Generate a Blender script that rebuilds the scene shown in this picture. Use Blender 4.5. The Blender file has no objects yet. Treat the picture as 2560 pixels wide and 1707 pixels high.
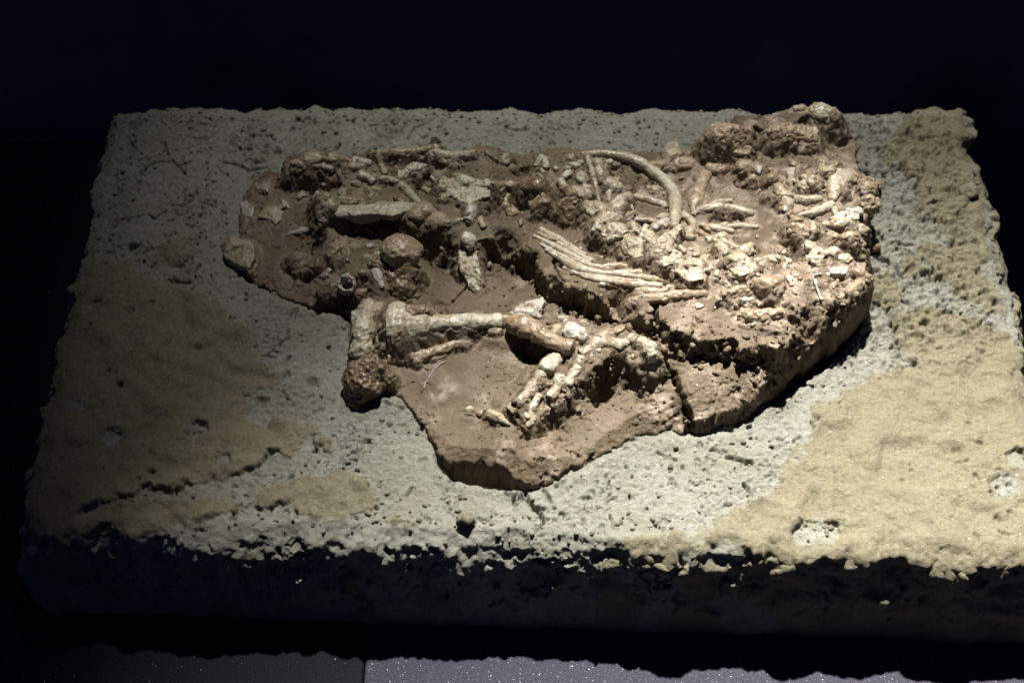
import bpy, math, random
import numpy as np
from concurrent.futures import ThreadPoolExecutor
from mathutils import Vector

# ------------------------------------------------------------------ camera, light, exposure
SC = bpy.context.scene
COL = SC.collection
HB = 0.073                                   # height of the block above the table
CAM = np.array([0.0, -0.572, HB + 0.7063]); PITCH = math.radians(51); FPX = 3600.0
cam = bpy.data.cameras.new('camera'); camo = bpy.data.objects.new('camera', cam); COL.objects.link(camo)
camo.location = CAM; camo.rotation_euler = (math.pi/2 - PITCH, 0, 0)
cam.sensor_width = 36; cam.lens = 36*FPX/2560; cam.clip_start = .01; cam.clip_end = 50
cam.dof.use_dof = True; cam.dof.focus_distance = 0.872; cam.dof.aperture_fstop = 7.5
SC.camera = camo
SC.cycles.diffuse_bounces = 2
w = bpy.data.worlds.new('World'); SC.world = w; w.use_nodes = True
bg = w.node_tree.nodes['Background']; bg.inputs[0].default_value = (.20, .34, 1.0, 1); bg.inputs[1].default_value = .048
def spot(name, watt, aim, cone):
    sp = bpy.data.lights.new(name, 'SPOT'); o = bpy.data.objects.new(name, sp); COL.objects.link(o)
    sp.energy = watt; sp.color = (1, .975, .93); sp.shadow_soft_size = .02; sp.spot_size = math.radians(cone); sp.spot_blend = 1.0
    o.location = (.10, .82, 1.9); o.rotation_euler = (Vector((*aim, HB)) - o.location).to_track_quat('-Z', 'Y').to_euler()
spot('spotlight_beam', 1010, (.287, -.484), 33.4)       # one lamp: its beam ...
spot('spotlight_spill', 178, (.325, .197), 41)        # ... and the spill round it
SC.view_settings.view_transform = 'Standard'; SC.view_settings.look = 'None'
SC.view_settings.exposure = 0; SC.view_settings.gamma = 1

# ------------------------------------------------------------------ helpers
RNG = np.random.default_rng(7); random.seed(7)
MM = .001

def ray(px, py):
    u = (px - 1280)/FPX; v = (853.5 - py)/FPX
    return np.array([u, math.cos(PITCH) + v*math.sin(PITCH), -math.sin(PITCH) + v*math.cos(PITCH)])
def sq(c): return (c[0], c[1], c[2] if c[2] < 24 else 24 + (c[2]-24)*.8)
def P(px, py, h=0.):
    """point seen at photo pixel (px,py), h millimetres above the block's top"""
    d = ray(px, py); t = (HB + h*MM - CAM[2])/d[2]; return CAM + d*t

_G = np.array([[1,1,0],[-1,1,0],[1,-1,0],[-1,-1,0],[1,0,1],[-1,0,1],[1,0,-1],[-1,0,-1],[0,1,1],[0,-1,1],[0,1,-1],[0,-1,-1]], np.float32)
_PERM = np.random.default_rng(3).permutation(256).astype(np.int32); _PERM = np.concatenate([_PERM, _PERM, _PERM])
def _perlin(q):
    i = np.floor(q).astype(np.int32); f = q - i; i &= 255
    t = f*f*f*(f*(f*6 - 15) + 10); r = np.zeros(len(q), np.float32); i1 = (i + 1) & 255
    for dx in (0, 1):
        wx = t[:, 0] if dx else 1 - t[:, 0]; fx = f[:, 0] - dx; px = _PERM[(i1 if dx else i)[:, 0]]
        for dy in (0, 1):
            wxy = wx*(t[:, 1] if dy else 1 - t[:, 1]); fy = f[:, 1] - dy; py = _PERM[px + (i1 if dy else i)[:, 1]]
            for dz in (0, 1):
                g = _G[_P12[py + (i1 if dz else i)[:, 2]]]
                r += wxy*(t[:, 2] if dz else 1 - t[:, 2])*(g[:, 0]*fx + g[:, 1]*fy + g[:, 2]*(f[:, 2] - dz))
    return r
_P12 = _PERM % 12
_POOL = ThreadPoolExecutor(4)
def perlin(p):
    p = np.asarray(p, np.float32)
    if len(p) < 20000: return _perlin(p)
    return np.concatenate(list(_POOL.map(_perlin, [p[s:s+16384] for s in range(0, len(p), 16384)])))
def fbm(p, size_mm, octv=3, seed=0., gain=.5):
    p = np.asarray(p, np.float64)/(size_mm*MM) + seed*17.31; a = 1.; r = 0.; n = 0
    for k in range(octv):
        r = r + a*perlin(p); n += a; a *= gain; p = p*2.03 + 5.7
    return r/n
def sstep(a, b, x):
    t = np.clip((x - a)/(b - a), 0, 1); return t*t*(3 - 2*t)
def xy0(p):
    q = np.zeros((len(p), 3)); q[:, :2] = p[:, :2]; return q

def seg_dist(p, pts):
    """distance to a polyline and the fraction along it"""
    best = np.full(len(p), 9.); par = np.zeros(len(p)); n = len(pts) - 1
    for k in range(n):
        a, b = pts[k], pts[k+1]; ab = b - a; t = np.clip(((p - a) @ ab)/max(ab @ ab, 1e-12), 0, 1)
        d = np.linalg.norm(p - a - t[:, None]*ab, axis=1); m = d < best
        best[m] = d[m]; par[m] = (k + t[m])/n
    return best, par
def poly_sd(p, poly):
    """signed distance to a polygon, positive inside"""
    d, _ = seg_dist(p, np.vstack([poly, poly[:1]])); ins = np.zeros(len(p), bool); n = len(poly)
    for k in range(n):
        a, b = poly[k], poly[(k+1) % n]
        if a[1] == b[1]: continue
        c = ((a[1] > p[:, 1]) != (b[1] > p[:, 1])) & (p[:, 0] < (b[0]-a[0])*(p[:, 1]-a[1])/(b[1]-a[1]) + a[0])
        ins ^= c
    return np.where(ins, d, -d)

def mk(name, V, F, mat, parent=None, smooth=True, attrs=None):
    me = bpy.data.meshes.new(name); V = np.asarray(V, np.float32); F = np.asarray(F, np.int32)
    me.vertices.add(len(V)); me.vertices.foreach_set('co', V.ravel())
    k = F.shape[1]; me.loops.add(F.size); me.loops.foreach_set('vertex_index', F.ravel())
    me.polygons.add(len(F)); me.polygons.foreach_set('loop_start', np.arange(0, F.size, k, dtype=np.int32))
    me.polygons.foreach_set('loop_total', np.full(len(F), k, np.int32))
    me.update(calc_edges=True)
    me.polygons.foreach_set('use_smooth', np.full(len(F), smooth, bool))
    for an, av in (attrs or {}).items():
        a = me.attributes.new(an, 'FLOAT', 'POINT'); a.data.foreach_set('value', np.asarray(av, np.float32))
    if mat: me.materials.append(mat)
    o = bpy.data.objects.new(name, me); COL.objects.link(o)
    if parent: o.parent = parent
    return o
def compact(V, F, attrs):
    used = np.zeros(len(V), bool); used[F.ravel()] = True; idx = np.cumsum(used) - 1
    return V[used], idx[F], {k: a[used] for k, a in attrs.items()}
def grid_faces(nx, ny):
    i = np.arange(nx-1); j = np.arange(ny-1); I, J = np.meshgrid(i, j); a = (J*nx + I).ravel()
    return np.stack([a, a+1, a+nx+1, a+nx], 1)
def grid_normals(V, nx, ny):
    g = V.reshape(ny, nx, 3); n = np.cross(np.gradient(g, axis=1), np.gradient(g, axis=0)).reshape(-1, 3)
    return n/np.maximum(np.linalg.norm(n, axis=1, keepdims=True), 1e-12)
def thing(name, label, cat, kind=None):
    o = bpy.data.objects.new(name, None); COL.objects.link(o); o.empty_display_size = .05
    if kind: o['kind'] = kind
    else: o['label'] = label; o['category'] = cat
    return o

# ------------------------------------------------------------------ materials
class NT:
    def __init__(s, name):
        s.m = bpy.data.materials.new(name); s.m.use_nodes = True; s.t = s.m.node_tree
        s.b = s.t.nodes['Principled BSDF']; s.tc = s.t.nodes.new('ShaderNodeTexCoord').outputs['Object']
    def n(s, t): return s.t.nodes.new('ShaderNode' + t)
    def l(s, a, b): s.t.links.new(a, b)
    def noise(s, scale, det=4, rough=.55, off=0):
        k = s.n('TexNoise'); k.inputs['Scale'].default_value = scale; k.inputs['Detail'].default_value = det
        k.inputs['Roughness'].default_value = rough
        m = s.n('Mapping'); m.inputs['Location'].default_value = (off, off*1.7, off*.6); s.l(s.tc, m.inputs[0]); s.l(m.outputs[0], k.inputs[0])
        return k.outputs['Fac']
    def ramp(s, f, stops):
        r = s.n('ValToRGB'); s.l(f, r.inputs[0]); e = r.color_ramp.elements
        while len(e) < len(stops): e.new(.5)
        for k, (p, c) in zip(e, stops): k.position = p; k.color = (*c, 1) if len(c) == 3 else c
        return r.outputs[0]
    def mix(s, f, a, b, mode='MIX'):
        m = s.n('Mix'); m.data_type = 'RGBA'; m.blend_type = mode
        for v, i in ((f, 0), (a, 6), (b, 7)):
            if isinstance(v, (int, float)): m.inputs[i].default_value = v
            elif isinstance(v, tuple): m.inputs[i].default_value = (*v, 1)
            else: s.l(v, m.inputs[i])
        return m.outputs[2]
    def math(s, op, a, b=0., clamp=False):
        m = s.n('Math'); m.operation = op; m.use_clamp = clamp
        for v, i in ((a, 0), (b, 1)):
            if isinstance(v, (int, float)): m.inputs[i].default_value = v
            else: s.l(v, m.inputs[i])
        return m.outputs[0]
    def attr(s, name):
        a = s.n('Attribute'); a.attribute_name = name; return a.outputs['Fac']
    def bump(s, h, dist, strength=1., normal=None):
        b = s.n('Bump'); b.inputs['Distance'].default_value = dist; b.inputs['Strength'].default_value = strength
        s.l(h, b.inputs['Height'])
        if normal: s.l(normal, b.inputs['Normal'])
        return b.outputs[0]
    def glint(s, scale, amount):
        """tiny mineral faces: a normal of its own for every grain"""
        v = s.n('TexVoronoi'); v.inputs['Scale'].default_value = scale; s.l(s.tc, v.inputs['Vector'])
        c = s.n('VectorMath'); c.operation = 'SUBTRACT'; s.l(v.outputs['Color'], c.inputs[0]); c.inputs[1].default_value = (.5, .5, .5)
        k = s.n('VectorMath'); k.operation = 'SCALE'; s.l(c.outputs[0], k.inputs[0]); k.inputs['Scale'].default_value = amount
        g = s.n('NewGeometry'); a = s.n('VectorMath'); a.operation = 'ADD'; s.l(g.outputs['Normal'], a.inputs[0]); s.l(k.outputs[0], a.inputs[1])
        nn = s.n('VectorMath'); nn.operation = 'NORMALIZE'; s.l(a.outputs[0], nn.inputs[0])
        return nn.outputs[0], v.outputs['Color']
    def done(s, col, rough, spec=.5, normal=None, k=1.):
        if k != 1: col = s.mix(1., col, (k, k, k), 'MULTIPLY')
        for v, i in ((col, 'Base Color'), (rough, 'Roughness'), (spec, 'Specular IOR Level')):
            if isinstance(v, (int, float)): s.b.inputs[i].default_value = v
            elif isinstance(v, tuple): s.b.inputs[i].default_value = (*v, 1)
            else: s.l(v, s.b.inputs[i])
        if normal: s.l(normal, s.b.inputs['Normal'])
        return s.m
    def sparkle(s, scale, amount, density, rough=.25):
        """mix in sparse glossy grains"""
        nrm, c = s.glint(scale, amount); g = s.n('BsdfGlossy'); g.inputs['Roughness'].default_value = rough; s.l(nrm, g.inputs['Normal'])
        g.inputs['Color'].default_value = (.9, .9, .9, 1)
        sx = s.n('SeparateColor'); s.l(c, sx.inputs[0]); f = s.math('LESS_THAN', sx.outputs[2], density)
        f = s.math('MULTIPLY', f, .11)
        ms = s.n('MixShader'); s.l(f, ms.inputs[0]); s.l(s.b.outputs[0], ms.inputs[1]); s.l(g.outputs[0], ms.inputs[2])
        s.l(ms.outputs[0], s.t.nodes['Material Output'].inputs[0])

ALB = .40
def mat_block():
    k = NT('plaster_and_sand')
    cr = k.math('ADD', k.attr('crust'), k.math('MULTIPLY', k.math('SUBTRACT', k.noise(170, 4, .7, 31), .5), .9), True)
    pl = k.ramp(k.noise(260, 5, .65), [(.25, (.335, .33, .265)), (.5, (.50, .494, .405)), (.75, (.63, .624, .535))])
    pl = k.mix(k.ramp(k.noise(30, 3, .5, 4), [(.45, (0, 0, 0)), (.7, (1, 1, 1))]), pl, (.44, .43, .33), 'MIX')
    sa = k.ramp(k.noise(420, 4, .7, 9), [(.28, (.28, .242, .140)), (.5, (.40, .352, .222)), (.72, (.50, .455, .318))])
    sa = k.mix(k.ramp(k.noise(45, 4, .6, 2), [(.42, (0, 0, 0)), (.68, (.7, .7, .7))]), sa, (.40, .345, .225))
    col = k.mix(cr, pl, sa)
    b1 = k.bump(k.noise(600, 5, .75, 3), .0022, 1.)
    b2 = k.bump(k.noise(1700, 2, .6, 6), .0008, 1., b1)
    m = k.done(col, .9, .2, b2, .56); k.sparkle(2600, .9, .012, .35); return m
def mat_matrix():
    k = NT('brown_rock_matrix')
    c = k.ramp(k.noise(28, 6, .62), [(.3, (.188, .136, .070)), (.48, (.272, .202, .116)), (.62, (.36, .272, .172)), (.8, (.305, .238, .142))])
    c = k.mix(k.ramp(k.noise(300, 4, .65, 5), [(.35, (0, 0, 0)), (.75, (.6, .6, .6))]), c, (.21, .135, .08))
    c = k.mix(k.ramp(k.noise(120, 5, .7, 12), [(.60, (0, 0, 0)), (.72, (.75, .75, .75))]), c, (.55, .44, .30))
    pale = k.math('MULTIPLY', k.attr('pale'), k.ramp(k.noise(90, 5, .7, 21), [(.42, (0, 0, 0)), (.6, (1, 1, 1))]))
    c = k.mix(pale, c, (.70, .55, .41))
    b1 = k.bump(k.noise(420, 5, .7, 3), .0012, .8)
    b2 = k.bump(k.noise(1500, 2, .6, 8), .0004, .7, b1)
    r = k.ramp(k.noise(60, 3, .6, 15), [(.35, (.35, .35, .35)), (.65, (.75, .75, .75))])
    m = k.done(c, r, .3, b2, ALB); k.sparkle(2600, .9, .007, .3); return m
def mat_bone(name, base, dark, amount=.5, stain=(.36, .225, .11)):
    k = NT(name)
    c = k.ramp(k.noise(70, 5, .6), [(.3, dark), (.55, base), (.8, tuple(min(1, x*1.1) for x in base))])
    st = k.ramp(k.noise(110, 6, .7, 3), [(.5 - .1*amount, (1, 1, 1)), (.62 - .1*amount, (0, 0, 0))])
    st = k.math('MULTIPLY', st, amount)
    d = k.math('MULTIPLY', k.attr('dirt'), k.ramp(k.noise(160, 4, .65, 7), [(.35, (1, 1, 1)), (.6, (.1, .1, .1))]))
    f = k.math('MAXIMUM', st, d, True)
    c = k.mix(f, c, stain)
    b1 = k.bump(k.noise(330, 4, .6, 3), .0008, .7)
    b2 = k.bump(k.noise(1200, 2, .6, 8), .0003, .6, b1)
    r = k.ramp(k.noise(90, 3, .6, 15), [(.35, (.25, .25, .25)), (.65, (.6, .6, .6))])
    return k.done(c, r, .45, b2, .40)
M_BLOCK = mat_block(); M_ROCK = mat_matrix()
M_CREAM = mat_bone('cream_bone', (.93, .85, .64), (.70, .54, .32), .42)
M_WHITE = mat_bone('white_bone', (.93, .88, .75), (.80, .70, .52), .1)
M_GREEN = mat_bone('greenish_bone', (.66, .62, .42), (.50, .43, .26), .5)
M_TAN = mat_bone('stained_bone', (.70, .56, .37), (.48, .34, .2), .6)
M_DARK = mat_bone('brown_bone', (.38, .26, .15), (.27, .17, .10), .8, (.2, .125, .07))

# ------------------------------------------------------------------ table and background
def mat_table(name, c0, c1, dens=.05):
    k = NT(name)
    c = k.ramp(k.noise(900, 3, .7), [(.35, c0), (.7, c1)])
    m = k.done(c, .85, .04, k.bump(k.noise(1300, 2, .6, 3), .0005, .8)); k.sparkle(2600, .8, dens, .45); return m
table = thing('table', None, None, 'structure')
def slab(name, x0, x1, y0, y1, z0, z1, mat, parent, bev=.002):
    V = [(x, y, z) for z in (z0, z1) for y in (y0, y1) for x in (x0, x1)]
    F = [(0, 2, 3, 1), (4, 5, 7, 6), (0, 1, 5, 4), (2, 6, 7, 3), (0, 4, 6, 2), (1, 3, 7, 5)]
    o = mk(name, V, F, mat, parent, False); b = o.modifiers.new('bevel', 'BEVEL'); b.width = bev; b.segments = 2; return o
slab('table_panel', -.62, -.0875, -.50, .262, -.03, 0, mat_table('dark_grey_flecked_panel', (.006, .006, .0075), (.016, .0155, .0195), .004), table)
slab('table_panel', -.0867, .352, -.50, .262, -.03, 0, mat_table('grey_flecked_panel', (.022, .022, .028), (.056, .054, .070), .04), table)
kd = NT('dark_plinth'); M_PL = kd.done((.015, .015, .018), .7)
slab('plinth', -.60, .33, -.48, .245, -.9, -.0305, M_PL, table, .004)
kf = NT('dark_floor'); M_FL = kf.done(kf.ramp(kf.noise(3, 4), [(.35, (.05, .05, .055)), (.7, (.12, .12, .13))]), .6)
fl = slab('floor', -4, 4, -2, 4.2, -1.0, -.9, M_FL, None); fl['kind'] = 'structure'
kw = NT('dark_wall'); M_WL = kw.done(kw.ramp(kw.noise(2.2, 5), [(.35, (.08, .08, .08)), (.7, (.26, .26, .27))]), .7)
wl = slab('wall', -4, 4, 1.25, 1.33, -.9, 1.6, M_WL, None); wl['kind'] = 'structure'
rail = slab('wall_rail', -4, 4, 1.215, 1.2495, -.235, -.205, M_PL, wl, .004)

# ------------------------------------------------------------------ fossil matrix: relief
OUT = [(690,400,12),(672,398,8),(630,440,6),(600,480,5),(590,545,3),(598,600,3),(600,680,2),(640,715,2),(700,752,1),(770,772,1),(840,775,1),(878,800,1),(872,880,1),
       (866,930,2),(880,1000,0),(905,1020,0),(960,985,0),(1000,1000,0),(1040,1050,0),(1080,1110,0),(1092,1160,-2),(1140,1205,-4),(1220,1222,-5),(1330,1232,-2),
       (1400,1198,0),(1500,1145,0),(1590,1097,0),(1680,1088,0),(1740,1092,0),(1850,1062,0),(1990,968,0),(2080,892,0),(2140,830,0),(2172,790,0),
       (2200,620,34),(2183,575,34),(2180,540,32),(2198,470,30),(2185,440,28),(2150,420,14),(2143,350,6),(2110,318,4),(2085,275,29),(2040,262,31),(1990,264,30),
       (1890,280,27),(1800,304,23),(1758,330,19),(1744,372,14),(1700,388,10),(1655,392,8),(1610,378,12),(1560,390,12),(1450,374,16),(1330,366,18),(1230,362,20),(1185,345,24),(1120,335,26),(1085,342,24),
       (1060,370,20),(960,380,20),(900,380,18),(850,392,16),(790,380,18),(730,385,16)]
OUT = [sq(o) for o in OUT]
OUTP = np.array([P(*o)[:2] for o in OUT])          # edge of the hollow in the plaster
i_ = OUT.index((1080,1110,0)); j_ = OUT.index((1400,1198,0))
OUTM = OUT[:i_+1] + [(1090,1128,4),(1112,1142,5),(1160,1152,6),(1215,1150,7),(1252,1160,6),(1278,1200,0),(1330,1226,-2)] + OUT[j_:]
OUTM = np.array([P(*o)[:2] for o in OUTM])           # edge of the rock itself
RIM = [(700,408,14),(715,432,15),(770,442,17),(835,440,18),(852,465,17),(792,488,18),(782,520,18),(790,560,15),(850,562,17),(950,560,19),(1000,566,20),(1060,588,21),(1120,606,22),(1180,605,22),(1240,598,22),(1300,612,24),(1345,640,26),(1385,680,27),(1440,715,29),
       (1520,752,32),(1600,782,35),(1640,795,36),(1700,830,39),(1780,850,41),(1860,862,42),(1940,862,42),(2000,848,43),(2060,818,43),(2110,778,42),(2150,728,41),(2190,690,38),(2240,640,35)]
RIM = [sq(r) for r in RIM]
RIMP = np.vstack([[P(*r)[:2] for r in RIM], [[.30, .10], [.30, .26], [-.16, .26]]])   # raised part of the slab
CTL = [  # photo pixel and height in millimetres over the block's top
 (660,470,7),(640,540,5),(680,600,6),(640,660,4),(720,660,5),(700,730,3),(790,740,4),(760,620,6),(740,540,8),
 (760,410,20),(830,410,19),(780,470,6),(720,450,9),(700,420,14),(880,420,17),(940,400,19),(1000,395,21),(900,470,15),(850,500,19),(820,520,21),(815,570,16),
 (960,480,17),(940,525,18),(1030,530,23),(1090,545,23),(1060,480,9),(1040,440,11),(1000,440,16),(1130,365,16),(1130,400,20),(1100,345,25),(1180,360,25),
 (1160,470,23),(1100,470,19),(1220,480,22),(1270,500,13),(1240,540,13),(1320,545,17),(1250,440,21),(1300,430,9),(1260,400,20),(1350,400,21),(1330,470,22),(1350,530,19),
 (1420,540,11),(1400,570,13),(1400,480,21),(1450,440,22),(1500,440,23),(1550,440,19),(1600,470,15),(1540,400,18),(1470,390,20),
 (1160,560,23),(1120,590,21),(1060,572,20),(1200,580,22),(1260,575,23),(1330,600,26),(1240,600,20),
 (960,580,10),(880,590,12),(900,600,12),(840,620,15),(880,650,19),(920,690,20),(950,650,22),(975,665,21),(985,700,14),(850,700,16),(960,720,15),(820,690,8),(820,760,4),(900,745,12),
 (1060,620,5),(1120,640,5),(1060,690,5),(1120,710,6),(1080,740,8),(1180,740,8),(1260,640,5),(1320,680,6),(1270,720,8),(1360,720,7),
 (1420,760,8),(1470,790,9),(1540,810,11),(1590,840,12),
 (1370,635,26),(1420,690,28),(1500,725,31),(1580,750,34),(1640,760,35),(1430,650,26),(1500,690,29),(1560,710,31),
 (1400,670,20),(1520,770,20),
 (1000,800,10),(960,850,10),(900,900,8),(930,960,6),(1050,830,9),(1150,860,6),(1100,930,5),(1020,960,3),(1180,960,5),(1060,1040,2),(1150,1040,4),(1120,1110,6),(1230,800,10),
 (1300,790,12),(1300,840,12),(1340,890,5),(1310,880,5),(1260,920,6),(1280,970,7),(1420,840,15),(1360,810,12),(1430,880,19),(1370,940,15),(1320,1000,11),(1280,1040,8),
 (1480,860,21),(1550,855,23),(1620,875,24),(1500,820,18),(1450,920,18),(1400,980,14),(1360,1030,10),
 (1520,960,9),(1470,1010,9),(1420,1060,7),(1590,950,11),(1645,925,17),(1600,1040,9),(1550,1075,7),(1500,1095,6),(1660,1050,8),
 (1180,1130,7),(1250,1120,7),(1340,1110,5),(1350,1140,10),(1310,1175,7),(1220,1090,4),(1400,1130,4),
 (1700,800,38),(1800,800,42),(1900,800,43),(1970,810,43),(1800,760,41),(1900,770,42),(2000,780,44),(2080,760,43),
 (1700,885,21),(1800,925,22),(1760,990,17),(1850,960,20),(1850,1025,11),(1680,950,17),(1750,915,22),(1900,940,22),(1700,1050,10),(1960,920,18),(2040,870,18),(1930,980,13),(2010,925,13),
 (2130,730,38),(2100,700,42),(2050,690,43),(1990,700,42),(1900,690,39),(1800,700,37),(1720,720,35),(1650,700,33),
 (1480,610,17),(1560,590,22),(1450,590,17),(1540,530,24),(1620,600,27),(1700,640,32),(1780,650,34),(1540,660,25),(1480,640,23),(1600,690,30),
 (1600,530,20),(1640,500,15),(1700,560,22),(1750,500,20),(1820,550,21),(1900,540,23),(1850,600,27),(1780,600,28),(1950,600,29),(1900,640,34),
 (1990,640,25),(1985,600,27),(2050,640,41),(2120,620,38),(2160,610,36),(2050,580,40),(2130,560,39),(2000,570,38),(2020,530,37),(2090,510,38),(2160,520,34),(2060,460,35),(2110,450,33),
 (2160,460,30),(1980,480,33),(1940,500,28),(1960,440,28),(1900,450,22),(1850,430,18),(1900,410,22),(1820,470,18),(1740,440,16),(1690,420,14),(1600,410,16),(1650,410,13),
 (1800,340,25),(1790,390,20),(1850,350,24),(1930,330,26),(2000,340,25),(2040,285,31),(1960,290,28),(1880,300,27),(1900,370,19),(1970,380,21),(2050,370,19),(2110,400,16),(2120,360,10),(2060,330,16),(2020,410,26)]
CTL = [sq(c) for c in CTL]
def tps(d): return np.where(d > 1e-9, d*d*np.log(np.maximum(d, 1e-9)), 0.)
def fit_surface(ctl):
    CP = np.array([P(*c) for c in ctl]); CX = CP[:, :2]*10; CZ = (CP[:, 2] - HB)/MM
    nC = len(CX); D = np.linalg.norm(CX[:, None] - CX[None], axis=2); A = np.zeros((nC+3, nC+3))
    A[:nC, :nC] = tps(D) + np.eye(nC)*.001; A[:nC, nC] = 1; A[:nC, nC+1:] = CX; A[nC:, :nC] = A[:nC, nC:].T
    CW = np.linalg.solve(A, np.concatenate([CZ, np.zeros(3)]))
    def ev(p):
        out = np.empty(len(p))
        for s in range(0, len(p), 20000):
            q = p[s:s+20000]*10; d = np.sqrt(((q[:, None] - CX[None])**2).sum(2)); out[s:s+20000] = tps(d) @ CW[:nC] + CW[nC] + q @ CW[nC+1:]
        return out
    return ev
insd = poly_sd(np.array([P(*c)[:2] for c in CTL]), RIMP)
up_fn = fit_surface([c for c, q in zip(CTL, insd) if q > .0005] + RIM); lo_fn = fit_surface([c for c, q in zip(CTL, insd) if q < -.002])
GS = .00055
x0, y0 = OUTP.min(0) - .006; x1, y1 = OUTP.max(0) + .006
NX = int((x1-x0)/GS) + 1; NY = int((y1-y0)/GS) + 1
gx = np.linspace(x0, x1, NX); gy = np.linspace(y0, y1, NY)
GX, GY = np.meshgrid(gx, gy); GP = np.stack([GX.ravel(), GY.ravel()], 1)
# thin-plate surface on a coarse grid, then interpolated
cx = np.linspace(x0, x1, NX//4+1); cy = np.linspace(y0, y1, NY//4+1); cX, cY = np.meshgrid(cx, cy)
cP = np.stack([cX.ravel(), cY.ravel()], 1); cU = up_fn(cP).reshape(cX.shape); cL = lo_fn(cP).reshape(cX.shape)
def bil(H, p, xs, ys):
    fx = np.clip((p[:, 0]-xs[0])/(xs[1]-xs[0]), 0, len(xs)-1.001); fy = np.clip((p[:, 1]-ys[0])/(ys[1]-ys[0]), 0, len(ys)-1.001)
    i = fx.astype(int); j = fy.astype(int); a = fx-i; b = fy-j
    return H[j, i]*(1-a)*(1-b) + H[j, i+1]*a*(1-b) + H[j+1, i]*(1-a)*b + H[j+1, i+1]*a*b
SD = poly_sd(GP, OUTM)/MM
RS = poly_sd(GP, RIMP)/MM + fbm(xy0(GP), 24, 2, 12)*7 + fbm(xy0(GP), 8, 3, 13)*5
rw = .24*(1 + 2.2*np.clip(fbm(xy0(GP), 20, 2, 15)*2 + .1, -.25, 1))
hu = np.clip(bil(cU, GP, cx, cy), 0, 47); hl = np.clip(bil(cL, GP, cx, cy), -4, 24)
ft = sstep(0, 1, np.clip((RS + rw*np.maximum(hu - hl, 4))/(rw*np.maximum(hu - hl, 4)), 0, 1))
HM = hl + (np.maximum(hu, hl) - hl)*ft
FOOT = [(1275,1045,9),(1300,1055,10),(1340,1050,12),(1380,1010,15),(1430,975,18),(1465,935,21),(1500,900,23),(1540,885,25),(1580,880,26),(1630,890,27),(1652,880,26),(1640,850,24),(1560,835,22),(1480,815,18),(1420,800,14),(1340,800,13),(1290,800,13),(1290,830,13),(1340,850,15),(1410,872,19),(1380,900,17),(1340,940,14),(1310,985,12),(1270,1030,9)]
FP = np.array([P(*q)[:2] for q in FOOT]); FS = poly_sd(GP, FP)/MM + fbm(xy0(GP), 10, 3, 14)*3
fz = np.clip(bil(fit_surface(FOOT)(cP).reshape(cX.shape), GP, cx, cy), 0, 28)
kx = .30 + .35*sstep(P(1560,900,20)[0], P(1440,950,20)[0], GP[:, 0])
wd_ = np.maximum(kx*np.maximum(fz - HM, 2), .8); ff = sstep(0, 1, np.clip((FS + wd_)/wd_, 0, 1))
HM = HM + np.maximum(fz - HM, 0)*ff
HM_flat = HM.copy()
def surf(px, py, H=None):
    """photo pixel -> point on the relief (nearest hit along the sight line)"""
    H = HM if H is None else H
    t = np.arange(55, -8, -.4); q = np.array([P(px, py, h) for h in t]); z = bil(H.reshape(NY, NX), q, gx, gy)
    k = np.argmax(z >= t)
    if z[k] < t[k]: return P(px, py, 0)
    return q[k]
def stroke(pts, wid, dep, prof='round', soft=1.):
    """raise (dep>0) or carve (dep<0) along a line of photo pixels; widths and depths in millimetres"""
    global HM
    w3 = np.array([surf(*p, H=HM_flat)[:2] for p in pts]); 
    m = (GP[:, 0] > w3[:, 0].min()-3*wid*MM) & (GP[:, 0] < w3[:, 0].max()+3*wid*MM) & (GP[:, 1] > w3[:, 1].min()-3*wid*MM) & (GP[:, 1] < w3[:, 1].max()+3*wid*MM)
    q = GP[m]; jit = fbm(xy0(q), 6, 2, 3)*wid*.5*soft
    d, _ = seg_dist(q, w3); d = d/MM + jit
    if prof == 'round': f = np.exp(-(np.maximum(d, 0)/wid)**2*1.2)
    elif prof == 'flat': f = 1 - sstep(wid*.75, wid*1.15, d)
    else: f = np.clip(1 - np.maximum(d, 0)/wid, 0, 1)**.6
    HM[m] += dep*f
def pit(px, py, rx, dep, prof='flat'): stroke([(px-.1, py), (px+.1, py)], rx, dep, prof)

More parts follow.
